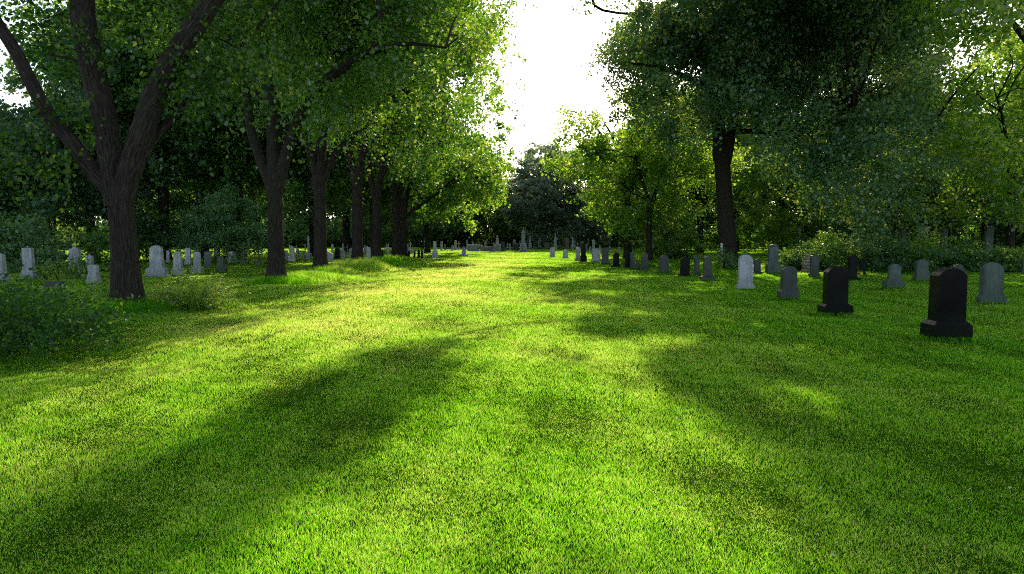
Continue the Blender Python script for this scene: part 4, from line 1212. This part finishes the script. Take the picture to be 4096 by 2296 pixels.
def far_wood():
    """belt of woods beyond the graves, plus an added unseen ring behind the camera"""
    rt = np.random.default_rng(77)
    lob = []
    for k in range(1300):
        a = rt.random() * 2 * math.pi
        if abs(a - math.pi / 2) < 0.95 or rt.random() < 0.45:
            front = math.sin(a) > 0.2
            rr = (112 if front else 34) + 14 * rt.random()  # rear ring is unseen, added to cut sky fill and stone reflections
            x, y = math.cos(a) * rr * (1.0 if front else 1.3), math.sin(a) * rr
            if not front and y > 10: continue
            side = min(1, max(0, (abs(x - 3) - 8) / 25))
            z = (rt.random() ** 1.5 * (6.5 + 6 * side) if rt.random() < 0.6 else rt.random() * 2.5) if front else rt.random() * 2
            r = 2.2 + 1.4 * rt.random()
            lob.append((x, y, max(1.0, z), r, r, r * 0.9))
    for k in range(420):
        x = -80 + 76 * rt.random() if k < 300 else 14 + 60 * rt.random()
        r = 1.8 + 1.2 * rt.random()
        lob.append((x, 103 + 9 * rt.random() - 0.25 * abs(x), 1.5 + 10 * rt.random(), r, r, r * 0.9))
    V, F, t = foliage(lob, rng=rt, leaf=0.55, per_m3=0.42, leaves=10, twig=1.2, prune=None, spread=0.4, minz=0.1)
    me = mesh_np('far_woods', V, F, t); me.materials.append(M['leaf_dark'])
    STAT.append(('far_woods', len(F)))
    tag(link(bpy.data.objects.new('far_woods', me)), 'dim belt of leafy woods closing the cemetery', 'woods', kind='stuff')


far_wood()


def undergrowth():
    rt = np.random.default_rng(78)
    lob = []
    for k in range(330):
        f = rt.random()
        if k < 230: x, y = -62 + 56 * f, 66 + 33 * f ** 0.8 + 5 * rt.random()
        else: x, y = 14 + 46 * f, 74 - 12 * f + 5 * rt.random()
        r = 0.8 + 0.7 * rt.random()
        lob.append((x, y, 0.5 + 2.6 * rt.random() ** 1.3, r * 1.2, r * 1.2, r))
    V, F, t = foliage(lob, rng=rt, leaf=0.28, per_m3=3.0, leaves=9, twig=0.7, prune=None, spread=0.2)
    me = mesh_np('undergrowth', V, F, t); me.materials.append(M['leaf_wood'])
    STAT.append(('undergrowth', len(F)))
    tag(link(bpy.data.objects.new('undergrowth', me)), 'dark undergrowth filling the edge of the woods behind the graves', 'undergrowth', kind='stuff')


undergrowth()

# ================================================================== SHRUBS
def shrub(name, label, poly, y0, y1, rm, n, leafmat, seed, leaf=0.08, per_m3=26, group=None, cat='shrub', twig=0.4, droop=0.1, squash=0.85, prune=None, **kw):
    rt = np.random.default_rng(seed)
    lob = lobes_poly(poly, y0, y1, rm, n, rt, squash)
    c = np.array(lob)[:, :3].mean(0); base = np.array([c[0], c[1], 0.0])
    root = thing(name, label, cat, base, 0, group)
    V, F, t = foliage(lob, rng=rt, leaf=leaf, per_m3=per_m3, leaves=9, twig=twig, droop=droop, spread=leaf * 0.9, prune=prune, origin=base, up=0.62, **kw)
    me = mesh_np('foliage', V, F, t); me.materials.append(M[leafmat])
    link(bpy.data.objects.new('foliage', me), root)
    parts = []
    for l in lob[:14]:
        q = np.array(l[:3])
        s0 = base * 0.4 + q * 0.6; s0[2] = -0.05
        parts.append(tube([s0, s0 * 0.5 + q * 0.5 + np.array([0, 0, .05]), q + np.array([0, 0, l[5] * .5])], [0.018, 0.012, 0.005], 5, 0.05, rt))
    V, F, U = merge(parts)
    me = mesh_np('stem', V - base, F, smooth=True, uv=U); me.materials.append(M['bark'])
    link(bpy.data.objects.new('stem', me), root)
    STAT.append((name, len(F)))
    return root


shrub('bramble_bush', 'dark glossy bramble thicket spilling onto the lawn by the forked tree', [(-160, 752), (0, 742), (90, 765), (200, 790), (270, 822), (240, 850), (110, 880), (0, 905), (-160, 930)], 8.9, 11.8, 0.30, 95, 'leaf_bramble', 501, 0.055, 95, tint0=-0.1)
shrub('bramble_bush', 'brighter leafy sprays rising from the bramble thicket at the trunk foot', [(-60, 722), (60, 712), (180, 745), (255, 752), (260, 775), (60, 768), (-60, 750)], 12.0, 14.0, 0.18, 26, 'leaf', 503, 0.08, 50)
shrub('shrub', 'yellow flowering bush in sunlight on the lawn side of the forked tree', [(375, 770), (395, 735), (425, 712), (460, 705), (490, 735), (560, 745), (565, 765), (480, 775), (400, 788)], 15.4, 16.6, 0.27, 46, 'leaf_light', 505, 0.055, 170, tint0=0.22)
shrub('shrub', 'tall leafy shrub with pale leaves at the picture edge behind the grey tablets', [(-60, 560), (60, 560), (130, 590), (165, 640), (150, 680), (60, 690), (-60, 690)], 30.5, 33, 0.75, 44, 'leaf_pale', 507, 0.14, 12)
shrub('shrub', 'dark green rounded bush just behind the forked trunk', [(335, 560), (380, 540), (420, 570), (430, 625), (335, 632)], 44, 47, 0.9, 22, 'leaf_blue', 509, 0.16, 8)
shrub('shrub', 'large feathery grey-green bush behind the wide grey headstones', [(450, 600), (480, 555), (540, 500), (590, 470), (625, 530), (640, 600), (635, 630), (450, 632)], 40, 44, 0.8, 70, 'leaf_pale', 511, 0.13, 12)
shrub('shrub', 'bright bush between the domed stone and the forked trunk', [(215, 600), (255, 590), (260, 660), (215, 670)], 32.5, 34.5, 0.5, 14, 'leaf', 513, 0.12, 14)
shrub('shrub', 'low fern patch around the sunken stone trough', [(85, 680), (180, 670), (250, 690), (210, 700), (90, 705)], 25.5, 28, 0.28, 26, 'leaf', 515, 0.09, 40)
shrub('ivy_bush', 'dark ivy heaped against the foot of the huge spreading tree', [(1808, 655), (1822, 640), (1850, 650), (1852, 680), (1812, 682)], 33.2, 35.6, 0.28, 18, 'leaf_dark', 517, 0.09, 50)
shrub('shrub', 'clipped light green bush behind the round-topped dark slab', [(1620, 615), (1660, 598), (1700, 600), (1760, 590), (1775, 640), (1620, 646)], 47, 50, 0.7, 34, 'leaf', 519, 0.13, 12)
shrub('shrub', 'pale green shrub mound behind the clipped bush', [(1615, 570), (1680, 545), (1720, 600), (1620, 612)], 53, 56, 0.8, 18, 'leaf_blue', 521, 0.16, 9)
HG = 'shrubs of the long hedge behind the headstones'
for i, (x0, x1, top, y, mt, lab) in enumerate([
        (1960, 2060, 640, 33.5, 'leaf_blue', 'low dark flat shrub starting the hedge near the tall grey-green stone'),
        (2040, 2140, 605, 33.5, 'leaf_wood', 'green feathery hedge shrub behind the narrow charcoal headstone'),
        (2110, 2230, 578, 34.5, 'leaf_pale', 'tallest pale green hedge shrub below the mausoleum'),
        (2180, 2290, 610, 32.5, 'leaf_blue', 'dark hedge shrub behind the small grey-green stone on wide plinth'),
        (2260, 2390, 598, 33.0, 'leaf_light', 'broad hedge shrub with sunlit yellow top edge'),
        (2360, 2470, 620, 32.0, 'leaf_blue', 'dark hedge shrub directly behind the largest black headstone'),
        (2440, 2560, 640, 32.5, 'leaf_blue', 'low hedge shrub behind the broad mossy headstone'),
        (2540, 2680, 625, 32.0, 'leaf_wood', 'last hedge shrub at the picture edge')]):
    shrub('hedge_shrub', lab, [(x0, 678), (x0 - 5, top + 30), ((x0 + x1) / 2, top), (x1 + 5, top + 25), (x1, 678)], y - 1.0, y + 1.2, 0.55, 46, mt, 530 + i, 0.10, 22, HG, prune=(0.3, 0.3))


# ================================================================== LONG GRASS AND LITTER
def tall_grass():
    rng = np.random.default_rng(9)
    pts = []
    def patch(vx, vy, rx, ry, n, h, t):
        g = ground(vx * 1.59, vy * 1.59); 
        a = rng.normal(size=(n, 2)) * np.array([rx, ry]) * 0.5 + g[:2]
        hh = h * np.exp(-(((a - g[:2]) / np.array([rx, ry])) ** 2).sum(1)) * (0.6 + 0.7 * rng.random(n))
        pts.append(np.concatenate([a, hh[:, None], np.full((n, 1), t)], 1))
    patch(700, 713, 1.2, .7, 3500, .26, .35); patch(770, 704, 2.0, .9, 9000, .32, .62); patch(735, 708, 1.0, .6, 3000, .3, .55); patch(830, 690, 1.4, .9, 5000, .36, .7)
    patch(880, 680, 1.6, 1.2, 7000, .5, .75); patch(920, 680, 1.2, 1.0, 5000, .55, .78); patch(965, 668, 1.6, 1.4, 5000, .5, .45); patch(805, 692, .9, .6, 2500, .35, .5)
    patch(300, 785, .9, .5, 2500, .22, .3); patch(500, 768, 1.0, .5, 2500, .22, .6); patch(350, 780, .7, .5, 1500, .25, .4); patch(1838, 672, 1.3, .8, 2500, .3, .5)
    patch(1000, 655, 1.8, 1.8, 2500, .35, .5)
    for (x, y, w_, t_) in FEET:
        m = int(420 * (w_ + t_) * min(1, 22 / y))
        u = rng.random(m) * 2 - 1; side_ = rng.random(m) < 0.6
        sg = np.where(rng.random(m) < 0.8, -1, 1)
        off = np.abs(rng.normal(size=m)) * 0.03
        px = np.where(side_, u * w_ / 2, sg * (w_ / 2 + off)); py = np.where(side_, -(t_ / 2 + off), u * t_ / 2)
        pts.append(np.stack([x + px, y + py, 0.015 + 0.045 * rng.random(m), np.full(m, 0.3)], 1))
    a = np.concatenate(pts)
    n = len(a)
    H = a[:, 2] + 0.03; W = 0.005 + 0.007 * rng.random(n)
    th = rng.random(n) * 6.283; side = np.stack([np.cos(th), np.sin(th), 0 * th], -1)
    la = rng.random(n) * 6.283; ln = H * (0.2 + 0.6 * rng.random(n))
    lean_ = np.stack([np.cos(la) * ln, np.sin(la) * ln, H], -1)
    b = np.stack([a[:, 0], a[:, 1], hgt(a[:, 0], a[:, 1]) - .005], -1)
    mid = b + lean_ * np.array([.35, .35, .6])
    V = np.stack([b - side * W[:, None], b + side * W[:, None], mid + side * W[:, None] * .7, b + lean_, mid - side * W[:, None] * .7], 1).reshape(-1, 3)
    i = np.arange(n)[:, None] * 5
    F = np.concatenate([i + np.array([[0, 1, 2]]), i + np.array([[0, 2, 4]]), i + np.array([[4, 2, 3]])])
    t = np.clip(a[:, 3] + rng.normal(size=n) * .15, 0, 1)
    me = mesh_np('long_grass', V, F, np.concatenate([t, t, t])); me.materials.append(M['grass'])
    tag(link(bpy.data.objects.new('long_grass', me)), 'long pale unmown grass around the feet of the row trees', 'grass', kind='stuff')


tall_grass()


def litter():
    rng = np.random.default_rng(12)
    n = 500
    Y = 3.2 + 26 * rng.random(n) ** 1.3
    X = (0.05 + 0.75 * rng.random(n)) * Y
    k = rng.random(n) < 0.2
    X[k] = -X[k]
    c = np.stack([X, Y, hgt(X, Y) + 0.028], -1)
    th = rng.random(n) * 6.283
    s = (0.006 + 0.010 * rng.random(n) ** 2)[:, None] * np.maximum(1, Y / 9)[:, None] ** 0.6
    a = np.stack([np.cos(th), np.sin(th), 0.4 * rng.normal(size=n)], -1) * s
    b = np.stack([-np.sin(th), np.cos(th), 0.4 * rng.normal(size=n)], -1) * s * 0.6
    V = np.stack([c - a, c + b, c + a, c - b], 1).reshape(-1, 3)
    F = np.arange(n * 4).reshape(n, 4)
    me = mesh_np('fallen_leaves', V, F); me.materials.append(M['petal'])
    tag(link(bpy.data.objects.new('fallen_leaves', me)), 'tiny pale fallen leaves scattered over the lawn', 'leaves', kind='stuff')


litter()
print('FACES', sum(b for a, b in STAT), STAT)
